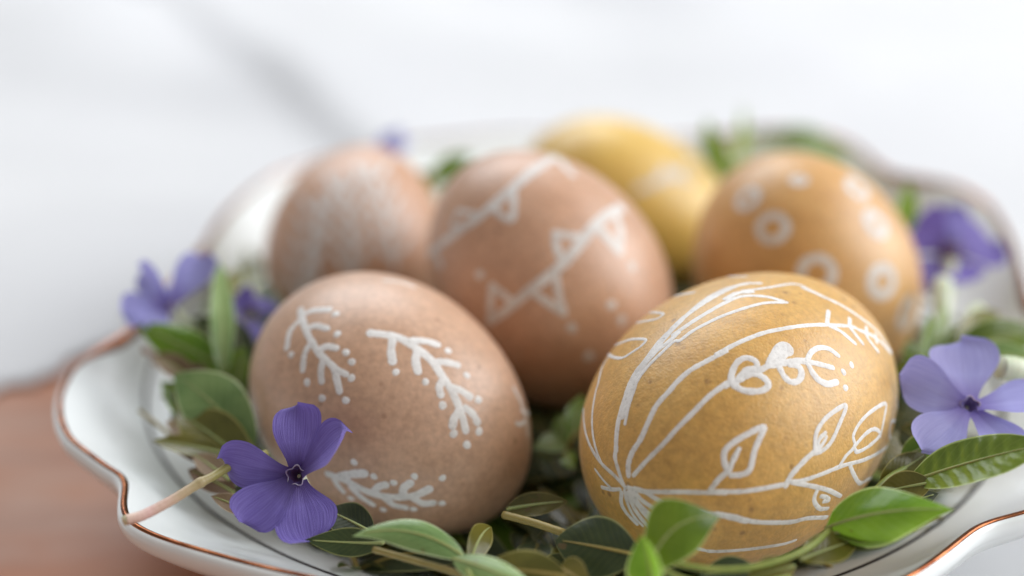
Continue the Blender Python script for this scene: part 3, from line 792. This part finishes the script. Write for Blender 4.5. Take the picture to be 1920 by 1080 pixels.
# round dark leaf with yellow rib
a0 = P(1188, 1045, 21.6)
s = sprig('round dark green leaf with a yellow midrib, lying between the two front eggs', a0)
leaf(s, P(1200, 1042, 21.5), P(1042, 1012, 22.0), (0.05, -0.75, 0.7), 0.98, 'darkshadeleaf', 'ribyellow', bend=0.06, fold=0.05, arch=0.2, wpos=0.5, point=0.2)
s = sprig('olive leaf at the bottom edge beside the round dark leaf', P(1050, 1062, 21.0))
leaf(s, P(1062, 1080, 21.0), P(905, 1060, 21.3), (0.0, -0.8, 0.6), 0.62, 'olive', 'ribyellow', bend=0.10, fold=0.1, arch=0.3)
leaf(s, P(1050, 1064, 21.4), P(1110, 1100, 20.8), (0.0, -0.8, 0.6), 0.5, 'olive', 'ribyellow', bend=0.10)
s = sprig('short yellow olive stem lying in the shadow between the front eggs', P(948, 967, 22.8), 'plant_stem', 'stem')
stem(s, [P(944, 965, 22.9), P(1000, 980, 22.6), P(1057, 999, 22.3)], 0.065, 'stemolive')
s = sprig('dark olive leaf in the deep shadow right of the pinkish egg', P(1064, 945, 23.3))
leaf(s, P(950, 955, 23.4), P(1066, 940, 23.4), (0, -0.6, 0.8), 0.42, 'olive', bend=0.05)
# under the purple flower
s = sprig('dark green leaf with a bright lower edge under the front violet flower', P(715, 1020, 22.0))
leaf(s, P(720, 1018, 22.0), P(572, 1012, 22.2), (0.0, -0.75, 0.7), 0.46, 'darkshadeleaf', bend=-0.08, fold=0.12)
leaf(s, P(700, 1000, 22.6), P(610, 955, 23.2), (0.0, -0.6, 0.8), 0.6, 'darkshadeleaf', bend=0.05)
stem(s, [P(700, 1030, 21.7), P(780, 1052, 21.5), P(850, 1072, 21.3), P(930, 1100, 21.0)], 0.05, 'stemolive')
# right: bright leaf over the plate
a0 = P(1556, 988, 21.7)
s = sprig('bright green leaf leaning over the plate well right of the ochre egg', a0)
leaf(s, P(1548, 990, 21.8), P(1790, 956, 21.2), (-0.10, -0.72, 0.65), 0.92, 'bright', bend=0.15, fold=-0.35, arch=0.35, side_bend=-0.04, wpos=0.36, point=1.3, twist=-0.15)
leaf(s, P(1570, 1022, 21.7), P(1706, 988, 21.8), (0.0, -0.4, 0.9), 0.5, 'darkshadeleaf', bend=0.02)
leaf(s, P(1500, 1050, 21.2), P(1612, 1010, 21.8), (0.0, -0.4, 0.9), 0.55, 'olive', bend=0.02)
leaf(s, P(1650, 960, 22.6), P(1760, 925, 22.8), (0.0, -0.4, 0.9), 0.5, 'darkshadeleaf', bend=0.02)
leaf(s, P(1490, 1062, 21.0), P(1400, 1084, 20.9), (0.0, -0.5, 0.9), 0.45, 'olive', bend=0.02)
leaf(s, P(1420, 1072, 21.3), P(1310, 1078, 21.3), (0.0, -0.5, 0.9), 0.5, 'darkshadeleaf', bend=0.02)
leaf(s, P(1560, 1000, 21.7), P(1765, 962, 21.5), (0.0, -0.25, 1.0), 0.62, 'leaf', bend=-0.05, fold=0.1)
stem(s, [P(1240, 1052, 20.9), P(1340, 1068, 20.8), P(1430, 1060, 20.9), P(1510, 1030, 21.2), P(1560, 990, 21.8)], 0.05)
stem(s, [P(1560, 990, 21.9), P(1600, 960, 22.2), P(1660, 900, 22.8), P(1700, 875, 23.2)], 0.045)
# right big wrinkled leaf
a0 = P(1712, 905, 22.4)
s = sprig('long wrinkled green leaf lying on the rim under the right hand flower', a0)
leaf(s, P(1700, 906, 22.7), P(1965, 832, 21.9), (0.05, -0.42, 0.9), 0.84, 'leaf', bend=0.04, fold=0.14, wave=0.05, wpos=0.5, point=0.4, pucker=0.022)
leaf(s, P(1690, 860, 23.4), P(1780, 820, 23.6), (0.1, -0.5, 0.9), 0.5, 'bright', bend=0.06)
leaf(s, P(1650, 905, 23.0), P(1740, 850, 23.4), (0.1, -0.7, 0.7), 0.45, 'olive', bend=0.06)
leaf(s, P(1745, 905, 22.5), P(1640, 925, 22.6), (0.1, -0.7, 0.7), 0.5, 'olive', bend=0.06)
s = sprig('yellow green leaf tucked against the right side of the ochre egg', P(1740, 860, 24.0))
leaf(s, P(1760, 855, 23.8), P(1660, 905, 23.4), (-0.1, -0.7, 0.7), 0.45, 'leaf', bend=0.07)
leaf(s, P(1740, 840, 24.0), P(1690, 800, 24.6), (-0.1, -0.9, 0.5), 0.55, 'darkshadeleaf', bend=0.07)
# right back sprigs
s = sprig('upright sprig of narrow bright leaves between the orange egg and the pale buds', P(1730, 690, 26.5))
for tx, ty, dd, wd, mm in ((1700, 640, 27, 0.55, 'bright'), (1745, 590, 27.2, 0.42, 'bright'), (1770, 560, 27.6, 0.30, 'pale'), (1810, 600, 27.2, 0.38, 'pale'), (1680, 690, 26.5, 0.5, 'leaf')):
    leaf(s, P(1740, 700, 26.3), P(tx, ty, dd), (0.1, -0.9, 0.4), wd, mm, bend=0.05)
leaf(s, P(1750, 690, 26.3), P(1700, 740, 25.4), (0.0, -0.8, 0.6), 0.7, 'leaf', bend=0.1)
s = sprig('dark green leaf reaching to the right edge above the right flower', P(1800, 665, 26.0))
leaf(s, P(1790, 655, 26.2), P(1960, 622, 26.6), (0.0, -0.6, 0.8), 0.75, 'leaf', bend=0.06)
leaf(s, P(1800, 680, 26.0), P(1950, 668, 25.6), (0.0, -0.6, 0.8), 0.6, 'pale', bend=0.08)
leaf(s, P(1790, 650, 26.4), P(1870, 585, 28.0), (0.0, -0.6, 0.8), 0.5, 'olive', bend=0.08)
s = sprig('single bright green leaf tip rising beside the orange egg at the right', P(1690, 420, 30))
leaf(s, P(1688, 440, 30.5), P(1705, 340, 30.5), (0.2, -0.9, 0.2), 0.55, 'bright', bend=0.05)
s = sprig('upright green leaf between the yellow egg and the orange egg', P(1370, 330, 33))
leaf(s, P(1378, 345, 33.5), P(1325, 222, 34.0), (-0.3, -0.9, 0.1), 0.55, 'bright', bend=0.08, side_bend=-0.05)
leaf(s, P(1375, 320, 34), P(1390, 195, 36.0), (0.3, -0.9, 0.1), 0.42, 'leaf', bend=0.05)
s = sprig('blurred green leaves lying on the far rim of the plate', P(1480, 275, 36.5))
leaf(s, P(1440, 268, 36.3), P(1560, 262, 36.6), (0, -0.6, 0.8), 0.7, 'leaf', bend=0.08)
leaf(s, P(1500, 275, 35.5), P(1600, 300, 35.0), (0, -0.6, 0.8), 0.6, 'pale', bend=0.08)
leaf(s, P(1470, 272, 35.8), P(1400, 262, 36.6), (0, -0.6, 0.8), 0.5, 'pale', bend=0.06)
s = sprig('pair of leaves caught in the gap between the back left egg and the middle egg', P(800, 350, 33))
leaf(s, P(810, 345, 33.5), P(885, 288, 33.5), (0.1, -0.7, 0.7), 0.6, 'leaf', bend=0.10)
leaf(s, P(820, 350, 33.5), P(765, 345, 32.6), (0.0, -0.8, 0.6), 0.62, 'olive', bend=0.08)
leaf(s, P(815, 372, 33.5), P(800, 440, 32.6), (0.0, -0.8, 0.6), 0.55, 'pale', bend=0.08)
# left cluster
s = sprig('broad green leaf leaning against the left side of the pinkish egg', P(472, 835, 24.8))
leaf(s, P(478, 838, 24.6), P(326, 702, 25.4), (-0.30, -0.60, 0.75), 1.12, 'pale', bend=0.10, fold=0.12, arch=0.2, wpos=0.48, side_bend=0.04)
leaf(s, P(470, 870, 24.3), P(330, 770, 25.0), (-0.2, -0.5, 0.85), 0.9, 'olive', bend=0.06)
s = sprig('green leaf under the left back flower pointing out over the rim', P(430, 700, 26.5))
leaf(s, P(430, 695, 26.4), P(258, 610, 26.8), (-0.1, -0.75, 0.7), 0.74, 'bright', bend=0.14, fold=0.1, arch=0.4)
s = sprig('narrow pale green leaf standing upright left of the eggs', P(418, 705, 26))
leaf(s, P(418, 706, 26.0), P(413, 492, 27.4), (0.25, -0.95, 0.1), 0.45, 'pale', bend=0.03, fold=0.35, wpos=0.45, point=0.2)
leaf(s, P(420, 720, 26.3), P(462, 650, 26.4), (0.2, -0.9, 0.4), 0.55, 'leaf', bend=0.06)
leaf(s, P(440, 760, 25.8), P(455, 660, 26.2), (0.1, -0.9, 0.4), 0.55, 'leaf', bend=0.06)
leaf(s, P(430, 640, 27.5), P(455, 500, 29.5), (0.2, -0.9, 0.4), 0.85, 'olive', bend=0.06)
leaf(s, P(480, 640, 27.5), P(500, 530, 29.5), (0.0, -0.9, 0.4), 0.75, 'darkshadeleaf', bend=0.06)
s = sprig('dry brown twig with withered leaves on the white plate at the left', P(370, 720, 26))
stem(s, [P(268, 655, 26.5), P(310, 680, 26.3), (P(360, 715, 26.0)), P(400, 780, 25.4)], 0.06, 'stembrown')
leaf(s, P(370, 720, 26.0), P(285, 665, 26.4), (0, -0.5, 0.8), 0.45, 'dry', bend=0.1, fold=0.4)
leaf(s, P(400, 730, 26.0), P(330, 690, 26.2), (0, -0.5, 0.8), 0.5, 'dry', bend=0.1, fold=0.4)
s = sprig('yellow olive withered leaf lying on the ring line of the plate', P(415, 850, 24.5))
leaf(s, P(420, 850, 24.3), P(285, 826, 24.6), (0, -0.4, 0.9), 0.42, 'olive', bend=0.03)
leaf(s, P(420, 830, 24.6), P(310, 790, 25.2), (0, -0.4, 0.9), 0.6, 'dry', bend=0.03)
leaf(s, P(430, 900, 23.8), P(360, 850, 24.3), (0, -0.4, 0.9), 0.4, 'dry', bend=0.03)
leaf(s, P(470, 960, 23.2), P(395, 930, 23.2), (0, -0.4, 0.9), 0.35, 'dry', bend=0.03)
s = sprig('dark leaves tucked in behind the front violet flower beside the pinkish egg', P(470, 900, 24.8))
leaf(s, P(480, 905, 24.6), P(398, 842, 25.2), (-0.1, -0.5, 0.85), 0.62, 'darkshadeleaf', bend=0.06)
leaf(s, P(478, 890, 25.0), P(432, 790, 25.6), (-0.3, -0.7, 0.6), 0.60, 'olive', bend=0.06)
leaf(s, P(490, 940, 24.2), P(420, 925, 24.0), (0, -0.5, 0.9), 0.5, 'darkshadeleaf', bend=0.04)
leaf(s, P(520, 975, 23.6), P(440, 968, 23.2), (0, -0.5, 0.9), 0.42, 'darkshadeleaf', bend=0.04)
leaf(s, P(475, 700, 26.4), P(438, 600, 27.4), (-0.2, -0.8, 0.4), 0.6, 'darkshadeleaf', bend=0.06)
leaf(s, P(470, 760, 25.8), P(400, 690, 26.6), (-0.2, -0.8, 0.5), 0.6, 'darkshadeleaf', bend=0.06)
stem(s, [P(475, 900, 24.7), P(380, 860, 24.9), P(300, 800, 25.4), P(262, 770, 25.8)], 0.035, 'stemolive')
leaf(s, P(400, 870, 24.4), P(318, 812, 25.2), (0, -0.4, 0.9), 0.55, 'dry', bend=0.05, fold=0.3)
leaf(s, P(440, 925, 23.9), P(352, 880, 24.3), (0, -0.4, 0.9), 0.5, 'dry', bend=0.05, fold=0.3)
leaf(s, P(420, 850, 24.9), P(350, 760, 25.6), (-0.1, -0.5, 0.9), 0.55, 'olive', bend=0.05)
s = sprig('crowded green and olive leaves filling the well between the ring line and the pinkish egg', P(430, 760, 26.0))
leaf(s, P(440, 745, 26.3), P(340, 655, 27.0), (-0.2, -0.6, 0.8), 0.75, 'darkshadeleaf', bend=0.08)
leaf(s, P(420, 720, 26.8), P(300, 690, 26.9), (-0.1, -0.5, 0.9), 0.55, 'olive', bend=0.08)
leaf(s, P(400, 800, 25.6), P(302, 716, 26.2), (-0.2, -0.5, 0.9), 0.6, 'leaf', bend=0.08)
leaf(s, P(430, 830, 25.2), P(318, 775, 25.7), (-0.1, -0.5, 0.9), 0.6, 'darkshadeleaf', bend=0.06)
leaf(s, P(400, 660, 27.6), P(300, 640, 27.8), (-0.1, -0.6, 0.8), 0.6, 'darkshadeleaf', bend=0.06)
s = sprig('slender stalk with narrow leaves leaning over the ring line at the left', P(420, 800, 25.4))
stem(s, [P(440, 820, 25.2), P(370, 740, 26.0), P(320, 690, 26.6), P(285, 680, 26.8)], 0.04, 'stembrown')
leaf(s, P(400, 780, 25.6), P(300, 742, 26.0), (-0.1, -0.6, 0.8), 0.32, 'olive', bend=0.06)
leaf(s, P(430, 640, 27.0), P(340, 600, 27.6), (-0.1, -0.7, 0.7), 0.5, 'darkshadeleaf', bend=0.06)
# small green bits in the gap between the front eggs
s = sprig('small bright green shoot in the dark gap between the two front eggs', P(1060, 850, 26))
leaf(s, P(1062, 850, 25.8), P(1050, 775, 26.4), (0.1, -0.95, 0.2), 0.42, 'leaf', bend=0.05)
leaf(s, P(1070, 830, 25.8), P(1092, 740, 26.6), (-0.1, -0.95, 0.2), 0.45, 'leaf', bend=0.05)
leaf(s, P(1062, 830, 26.0), P(1000, 842, 25.4), (-0.1, -0.6, 0.8), 0.42, 'pale', bend=0.08)
leaf(s, P(1062, 850, 25.4), P(1078, 880, 25.0), (-0.1, -0.9, 0.4), 0.3, 'leaf', bend=0.08)
stem(s, [P(1060, 850, 25.8), P(1080, 815, 25.7), P(1105, 800, 25.6)], 0.04, 'stemolive')

# flowers ------------------------------------------------------------
def petal_geo(c0, tip, nrm, width, skew=0.25, cup=0.12, roll=0.1, curl=0.0, seed=0, blunt=0.6, tipfold=0.0):
    c0 = Vector(c0); tip = Vector(tip); d = tip - c0; L = d.length; d.normalize()
    n = Vector(nrm); n = (n - d * n.dot(d)).normalized(); s = d.cross(n)
    NU, NV = 18, 12
    V, F, UV = [], [], []
    for i in range(NU + 1):
        u = i / NU
        wf = 0.30 + 0.70 * smooth01(u / 0.66) if u < 0.68 else 1.0
        if u > 0.62:
            q = (u - 0.62) / 0.38; wf = (1 - q ** (2.6 + blunt)) ** (0.5) if q < 1 else 0.0
            wf = max(wf, 0.0) * 1.0
        for j in range(NV + 1):
            v = -1 + 2 * j / NV
            hw = width / 2 * wf * (1 + 0.04 * math.sin(7 * u + seed))
            x = v * hw + skew * width * 0.35 * (u ** 1.5)
            uu = u + skew * 0.16 * v * smooth01((u - 0.35) / 0.65)     # oblique, pinwheel end
            z = cup * L * (v * v) * wf * u - curl * L * u * u + roll * L * v * u * u
            z += 0.018 * L * math.sin(6 * u + 3 * v + seed) * u - 0.05 * L * math.exp(-(v * 5) ** 2) * u * (1 - u)
            z -= tipfold * L * max(0, v) ** 2 * u
            V.append(c0 + d * (L * uu) + s * x + n * z); UV.append((u, (v + 1) / 2))
    for i in range(NU):
        for j in range(NV):
            a = i * (NV + 1) + j; F.append((a, a + 1, a + NV + 2, a + NV + 1))
    return V, F, UV
def flower(label, c, nrm, petals, material='petal', tube_len=1.1, tube_dir=None, stem_pts=None, sc=1.0, name='periwinkle_flower'):
    """petals: list of (tip point, width, kwargs)"""
    c = Vector(c); n = Vector(nrm).normalized()
    f = thing(name, label, 'flower', tuple(c), 'violet periwinkle flowers')
    up = n.orthogonal().normalized(); sd = n.cross(up)
    for i, (tip, wd, kw) in enumerate(petals):
        kw = dict(kw); pn = kw.pop('n', n)
        d = (Vector(tip) - c).normalized()
        V, F, UV = petal_geo(c + d * 0.10 * sc, tip, pn, wd, seed=i * 2.1 + rng.random(), **kw)
        mesh_obj('petal', V, F, M[material], f, origin=c, uvs=UV)
    # throat: five-sided pale rim, dark funnel
    V, F = [], []
    K = 30
    for (r, z) in ((0.150, 0.03), (0.160, 0.045), (0.148, 0.052), (0.138, 0.04)):
        for k in range(K):
            a = 2 * math.pi * k / K; rr = r * sc * (1 + 0.16 * math.cos(5 * a))
            V.append(c + (up * math.cos(a) + sd * math.sin(a)) * rr + n * z * sc)
    for q in range(3):
        for k in range(K):
            k2 = (k + 1) % K; F.append((q * K + k, q * K + k2, (q + 1) * K + k2, (q + 1) * K + k))
    mesh_obj('throat_rim', V, F, M['star'], f, origin=c)
    V, F = [], []
    for (r, z) in ((0.150, 0.045), (0.115, 0.0), (0.06, -0.10), (0.01, -0.2)):
        for k in range(K):
            a = 2 * math.pi * k / K; rr = r * sc * (1 + 0.15 * math.cos(5 * a) * (r > 0.1))
            V.append(c + (up * math.cos(a) + sd * math.sin(a)) * rr + n * z * sc)
    for q in range(3):
        for k in range(K):
            k2 = (k + 1) % K; F.append((q * K + k, q * K + k2, (q + 1) * K + k2, (q + 1) * K + k))
    mesh_obj('throat', V, F, M['throat' if material == 'petal' else 'throatlight'], f, origin=c)
    td = Vector(tube_dir).normalized() if tube_dir is not None else -n
    p0 = c - n * 0.16 * sc; p1 = c - n * 0.34 * sc + td * 0.1; p2 = p1 + td * tube_len * sc
    pp = catmull([p0, p1, p2], 8)
    mesh_obj('tube', *tube_geo(pp, lambda t: (0.10 - 0.035 * smooth01(t * 1.6)) * sc, 12), M['tube'], f, origin=p0)
    # calyx
    V, F = [], []
    for k in range(5):
        a = 2 * math.pi * k / 5; o = td.orthogonal().normalized(); o = Matrix.Rotation(a, 3, td) @ o; t2 = td.cross(o)
        b0 = len(V)
        for (u, wd, off) in ((0, 0.05, 0.05), (0.5, 0.045, 0.10), (1, 0.004, 0.13)):
            q = p2 - td * 0.42 * u * sc + o * off * sc
            V += [q - t2 * wd * sc, q + t2 * wd * sc]
        F += [(b0, b0 + 1, b0 + 3, b0 + 2), (b0 + 2, b0 + 3, b0 + 5, b0 + 4)]
    mesh_obj('calyx', V, F, M['stem'], f, origin=p2)
    if stem_pts:
        stem(f, [p2] + [Vector(q) for q in stem_pts], 0.045 * sc)
    return f
c = P(556, 892, 22.6)
Nf = camdir(-0.10, 0.16, -1.0)
flower('deep violet periwinkle flower in front, resting against the pinkish brown egg', c, Nf, [
    (P(553, 757, 22.75), 0.80, dict(skew=0.15, cup=0.10, curl=0.02, n=camdir(0.15, 0.3, -1))),
    (P(654, 812, 22.3), 0.82, dict(skew=-0.1, cup=0.22, curl=-0.02, n=camdir(-0.75, 0.45, -0.8))),
    (P(590, 1012, 22.2), 1.0, dict(skew=0.20, cup=0.05, curl=0.02, n=camdir(0.05, 0.35, -1))),
    (P(458, 985, 22.2), 0.86, dict(skew=0.20, cup=0.05, curl=0.0, n=camdir(-0.05, 0.35, -1))),
    (P(412, 866, 22.7), 0.76, dict(skew=0.20, cup=0.06, curl=0.05, roll=0.12, n=camdir(-0.05, -0.1, -1))),
], 'petal', tube_dir=camdir(0.1, -0.6, 0.8))
c = P(1818, 762, 23.6)
flower('pale backlit violet periwinkle flower at the right edge beside the ochre egg', c, camdir(-0.05, 0.25, -1), [
    (P(1690, 716, 23.5), 0.92, dict(skew=0.35, cup=0.16, curl=0.12, n=camdir(-0.2, 0.3, -1))),
    (P(1792, 634, 24.3), 1.20, dict(skew=0.25, cup=0.12, curl=0.05, n=camdir(0.15, -0.15, -1))),
    (P(1975, 738, 23.4), 1.0, dict(skew=0.15, cup=0.16, curl=0.04, n=camdir(0.3, 0.95, -0.6))),
    (P(1920, 858, 22.9), 0.85, dict(skew=0.15, cup=0.06, curl=0.0, n=camdir(0.1, 0.6, -1))),
    (P(1742, 846, 22.9), 0.84, dict(skew=0.35, cup=0.12, curl=0.08, n=camdir(-0.1, 0.5, -1))),
], 'petallit', tube_dir=camdir(0.3, 0.1, 1))
s = thing('flower_bud', 'pale greenish white bud at the right edge above the right flower', 'flower bud', tuple(P(1900, 695, 24.5)), 'pale periwinkle buds')
stem(s, [P(1875, 688, 24.3), P(1905, 694, 24.4), P(1945, 710, 24.6)], lambda t: 0.20 + 0.03 * math.sin(t * 3), 'tube', 'bud_tube'); stem(s, [P(1945, 710, 24.6), P(1990, 740, 24.6)], 0.06, 'stem')
# right back flower, seen from behind
c = P(1782, 475, 30.3)
flower('blurred violet periwinkle flower behind, by the shaded right rim of the plate', c, camdir(0.15, 0.75, 0.5), [
    (P(1712, 420, 30.6), 1.25, dict(skew=0.2, cup=0.1, n=camdir(-0.2, 0.4, -1))),
    (P(1765, 392, 31.6), 1.0, dict(skew=0.2, cup=0.1, n=camdir(0, 0.4, -1))),
    (P(1862, 445, 30.8), 1.25, dict(skew=0.2, cup=0.1, n=camdir(0.1, 0.4, -1))),
    (P(1725, 540, 29.8), 1.0, dict(skew=0.2, cup=0.1, n=camdir(-0.1, 0.3, -1))),
    (P(1820, 530, 29.8), 1.0, dict(skew=0.2, cup=0.1, n=camdir(0.1, 0.3, -1))),
], 'petal', tube_dir=camdir(-0.15, -0.9, -0.3), tube_len=1.4, sc=1.5)
for (x0, y0, x1, y1, lb) in ((1765, 640, 1768, 525, 'white green bud pointing up below the blurred right flower'), (1790, 660, 1835, 580, 'white green bud leaning right, beside the upright bud')):
    s = thing('flower_bud', lb, 'flower bud', tuple(P(x0, y0, 28)), 'pale periwinkle buds')
    stem(s, [P(x0, y0, 27.6), P((x0 + x1) / 2, (y0 + y1) / 2, 28), P(x1, y1, 28.4)], lambda t: 0.10 + 0.13 * smooth01(t) * (1 - 0.5 * t ** 6), 'tube', 'bud_tube')
    stem(s, [P(x0 - 8, y0 + 45, 27.2), P(x0, y0, 27.6)], 0.07, 'stem')
# left back flower, side-on
c = P(318, 575, 27.2)
flower('violet periwinkle flower seen side-on above the left rim of the plate', c, camdir(-0.55, 0.65, -0.35), [
    (P(262, 500, 27.4), 0.85, dict(skew=0.1, cup=0.12, n=camdir(-0.8, 0.2, -0.6))),
    (P(228, 588, 27.0), 0.80, dict(skew=0.1, cup=0.12, n=camdir(-0.3, 0.6, -0.8))),
    (P(272, 612, 26.6), 0.7, dict(skew=0.1, cup=0.12, n=camdir(0, 0.4, -1))),
    (P(385, 476, 27.8), 0.75, dict(skew=0.1, cup=0.12, n=camdir(0.2, 0.3, -1))),
    (P(345, 520, 28.2), 0.7, dict(skew=0.1, cup=0.12, n=camdir(-0.3, 0.3, -1))),
], 'petallit', tube_dir=camdir(0.75, -0.35, 0.2), tube_len=0.9)
c = P(470, 590, 28.0)
flower('dark violet periwinkle flower in shade left of the back left egg', c, camdir(-0.2, 0.5, -0.9), [
    (P(440, 555, 28.2), 0.7, dict()), (P(500, 560, 28.2), 0.7, dict()), (P(505, 625, 27.8), 0.7, dict()), (P(462, 650, 27.4), 0.8, dict()), (P(435, 610, 27.8), 0.7, dict())], 'petal', tube_len=0.5)
c = P(735, 272, 35.0)
flower('tiny blurred lavender flower peeping over the back left egg', c, camdir(0, 0.6, -0.8), [
    (P(712, 262, 35.2), 0.5, dict()), (P(735, 246, 35.4), 0.5, dict()), (P(762, 262, 35.2), 0.5, dict()), (P(748, 288, 34.8), 0.5, dict()), (P(718, 286, 34.8), 0.5, dict())], 'petallit', tube_len=0.4, sc=0.7)
# pinkish cut stem lying over the rim
s = thing('plant_stem', 'pale pink cut stem lying across the scalloped rim at the left', 'stem', tuple(P(236, 975, 21.9)), None)
stem(s, [P(237, 975, 21.75), P(268, 966, 21.85), P(320, 939, 22.1), P(372, 907, 22.35), P(398, 894, 22.5), P(440, 870, 22.9), P(500, 850, 23.3)], lambda t: 0.088 - 0.022 * t + 0.016 * math.exp(-((t - 0.52) / 0.03) ** 2), 'stemfade', n=12)
mesh_obj('cut_end', *tube_geo([P(233, 976.5, 21.73), P(238, 974.5, 21.76)], 0.080, 10), M['cutend'], s)

# ------------------------------------------------------------------ bed of leaves under the eggs
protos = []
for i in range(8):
    mt = ['darkshadeleaf', 'leaf', 'darkshadeleaf', 'olive', 'darkshadeleaf', 'darkshadeleaf', 'olive', 'darkshadeleaf'][i]
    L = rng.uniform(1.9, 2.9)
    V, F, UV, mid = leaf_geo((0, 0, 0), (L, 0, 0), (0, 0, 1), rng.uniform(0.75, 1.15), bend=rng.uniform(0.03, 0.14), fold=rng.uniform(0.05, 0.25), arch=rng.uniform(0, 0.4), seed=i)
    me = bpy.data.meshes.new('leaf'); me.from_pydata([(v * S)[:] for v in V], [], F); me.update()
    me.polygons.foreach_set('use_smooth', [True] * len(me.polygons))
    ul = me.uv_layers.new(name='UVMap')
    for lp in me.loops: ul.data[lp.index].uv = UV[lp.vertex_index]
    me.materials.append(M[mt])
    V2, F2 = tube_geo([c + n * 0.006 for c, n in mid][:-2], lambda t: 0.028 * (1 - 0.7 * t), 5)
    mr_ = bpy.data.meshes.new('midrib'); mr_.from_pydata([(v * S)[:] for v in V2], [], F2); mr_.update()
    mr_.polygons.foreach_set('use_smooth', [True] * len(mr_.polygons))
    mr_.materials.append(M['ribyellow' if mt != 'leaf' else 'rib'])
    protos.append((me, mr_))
def clear_of_eggs(p, m):
    for e in (A, B, C_, D, E_, G):
        if (p - e.c).length < 2.2 + m: return False
    return True
def bed_sprig(x, y, z, hd, n, spread, scl, label, group):
    s = thing('periwinkle_sprig', label, 'leaf sprig', (x, y, z), group)
    sp = [Vector((x, y, z)) + Vector((math.cos(hd), math.sin(hd), 0.0)) * t for t in (0, 0.9, 1.8)]
    sp[1].z += 0.08
    stem(s, sp, 0.045, 'stemolive', n=5)
    for q in range(n):
        me, mr_ = protos[rng.randrange(8)]
        o = bpy.data.objects.new('leaf', me); col.objects.link(o); o.parent = s
        pos = sp[0].lerp(sp[2], (q // 2) / 2.2) - sp[0]
        o.location = pos * S + Vector((0, 0, 0.0012 * (q % 3)))
        o.rotation_euler = (rng.uniform(-0.45, 0.45), -rng.uniform(-0.08, 0.22), hd + (1 if q % 2 else -1) * rng.uniform(0.1, spread)); o.scale = (scl * rng.uniform(0.8, 1.1),) * 3
        r2 = bpy.data.objects.new('midrib', mr_); col.objects.link(r2); r2.parent = o
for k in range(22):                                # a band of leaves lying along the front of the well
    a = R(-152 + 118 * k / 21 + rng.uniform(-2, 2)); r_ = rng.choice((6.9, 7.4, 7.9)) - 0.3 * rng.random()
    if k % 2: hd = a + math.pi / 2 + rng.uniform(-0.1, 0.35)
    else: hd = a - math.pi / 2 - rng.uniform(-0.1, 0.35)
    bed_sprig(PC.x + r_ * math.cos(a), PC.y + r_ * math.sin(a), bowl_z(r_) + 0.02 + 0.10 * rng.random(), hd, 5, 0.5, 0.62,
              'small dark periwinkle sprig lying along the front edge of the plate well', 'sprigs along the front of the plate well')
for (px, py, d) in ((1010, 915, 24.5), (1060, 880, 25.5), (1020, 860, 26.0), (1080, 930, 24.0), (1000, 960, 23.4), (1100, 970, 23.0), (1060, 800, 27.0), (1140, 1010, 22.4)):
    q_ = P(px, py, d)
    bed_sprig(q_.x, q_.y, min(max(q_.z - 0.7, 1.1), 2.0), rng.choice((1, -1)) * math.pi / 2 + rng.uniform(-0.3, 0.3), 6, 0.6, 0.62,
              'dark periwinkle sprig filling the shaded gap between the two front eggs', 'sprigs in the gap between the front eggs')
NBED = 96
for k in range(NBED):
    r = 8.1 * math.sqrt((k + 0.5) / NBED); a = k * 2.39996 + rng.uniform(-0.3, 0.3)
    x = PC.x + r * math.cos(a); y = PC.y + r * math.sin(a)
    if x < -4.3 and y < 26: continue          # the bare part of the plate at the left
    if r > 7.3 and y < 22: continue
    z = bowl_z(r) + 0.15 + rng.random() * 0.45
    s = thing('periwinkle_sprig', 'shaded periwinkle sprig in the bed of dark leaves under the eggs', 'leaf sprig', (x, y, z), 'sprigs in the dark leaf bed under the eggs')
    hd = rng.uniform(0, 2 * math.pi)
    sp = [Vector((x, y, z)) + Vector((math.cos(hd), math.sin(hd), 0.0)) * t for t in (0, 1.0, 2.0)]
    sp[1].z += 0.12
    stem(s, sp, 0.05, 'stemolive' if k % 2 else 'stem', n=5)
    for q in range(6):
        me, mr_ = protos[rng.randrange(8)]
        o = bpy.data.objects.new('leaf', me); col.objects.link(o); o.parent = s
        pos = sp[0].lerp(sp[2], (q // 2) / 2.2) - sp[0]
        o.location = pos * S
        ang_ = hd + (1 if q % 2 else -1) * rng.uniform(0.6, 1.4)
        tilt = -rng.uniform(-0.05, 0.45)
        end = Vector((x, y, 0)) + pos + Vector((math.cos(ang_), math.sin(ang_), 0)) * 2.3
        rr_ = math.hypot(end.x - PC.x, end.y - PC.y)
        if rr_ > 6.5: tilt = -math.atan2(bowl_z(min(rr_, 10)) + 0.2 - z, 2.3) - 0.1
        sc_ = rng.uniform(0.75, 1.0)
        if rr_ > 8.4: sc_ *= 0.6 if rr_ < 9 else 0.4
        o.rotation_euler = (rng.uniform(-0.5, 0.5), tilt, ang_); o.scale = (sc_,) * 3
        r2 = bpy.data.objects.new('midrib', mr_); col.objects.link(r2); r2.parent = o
for o in scene.objects:
    if '_o' in o: del o['_o']
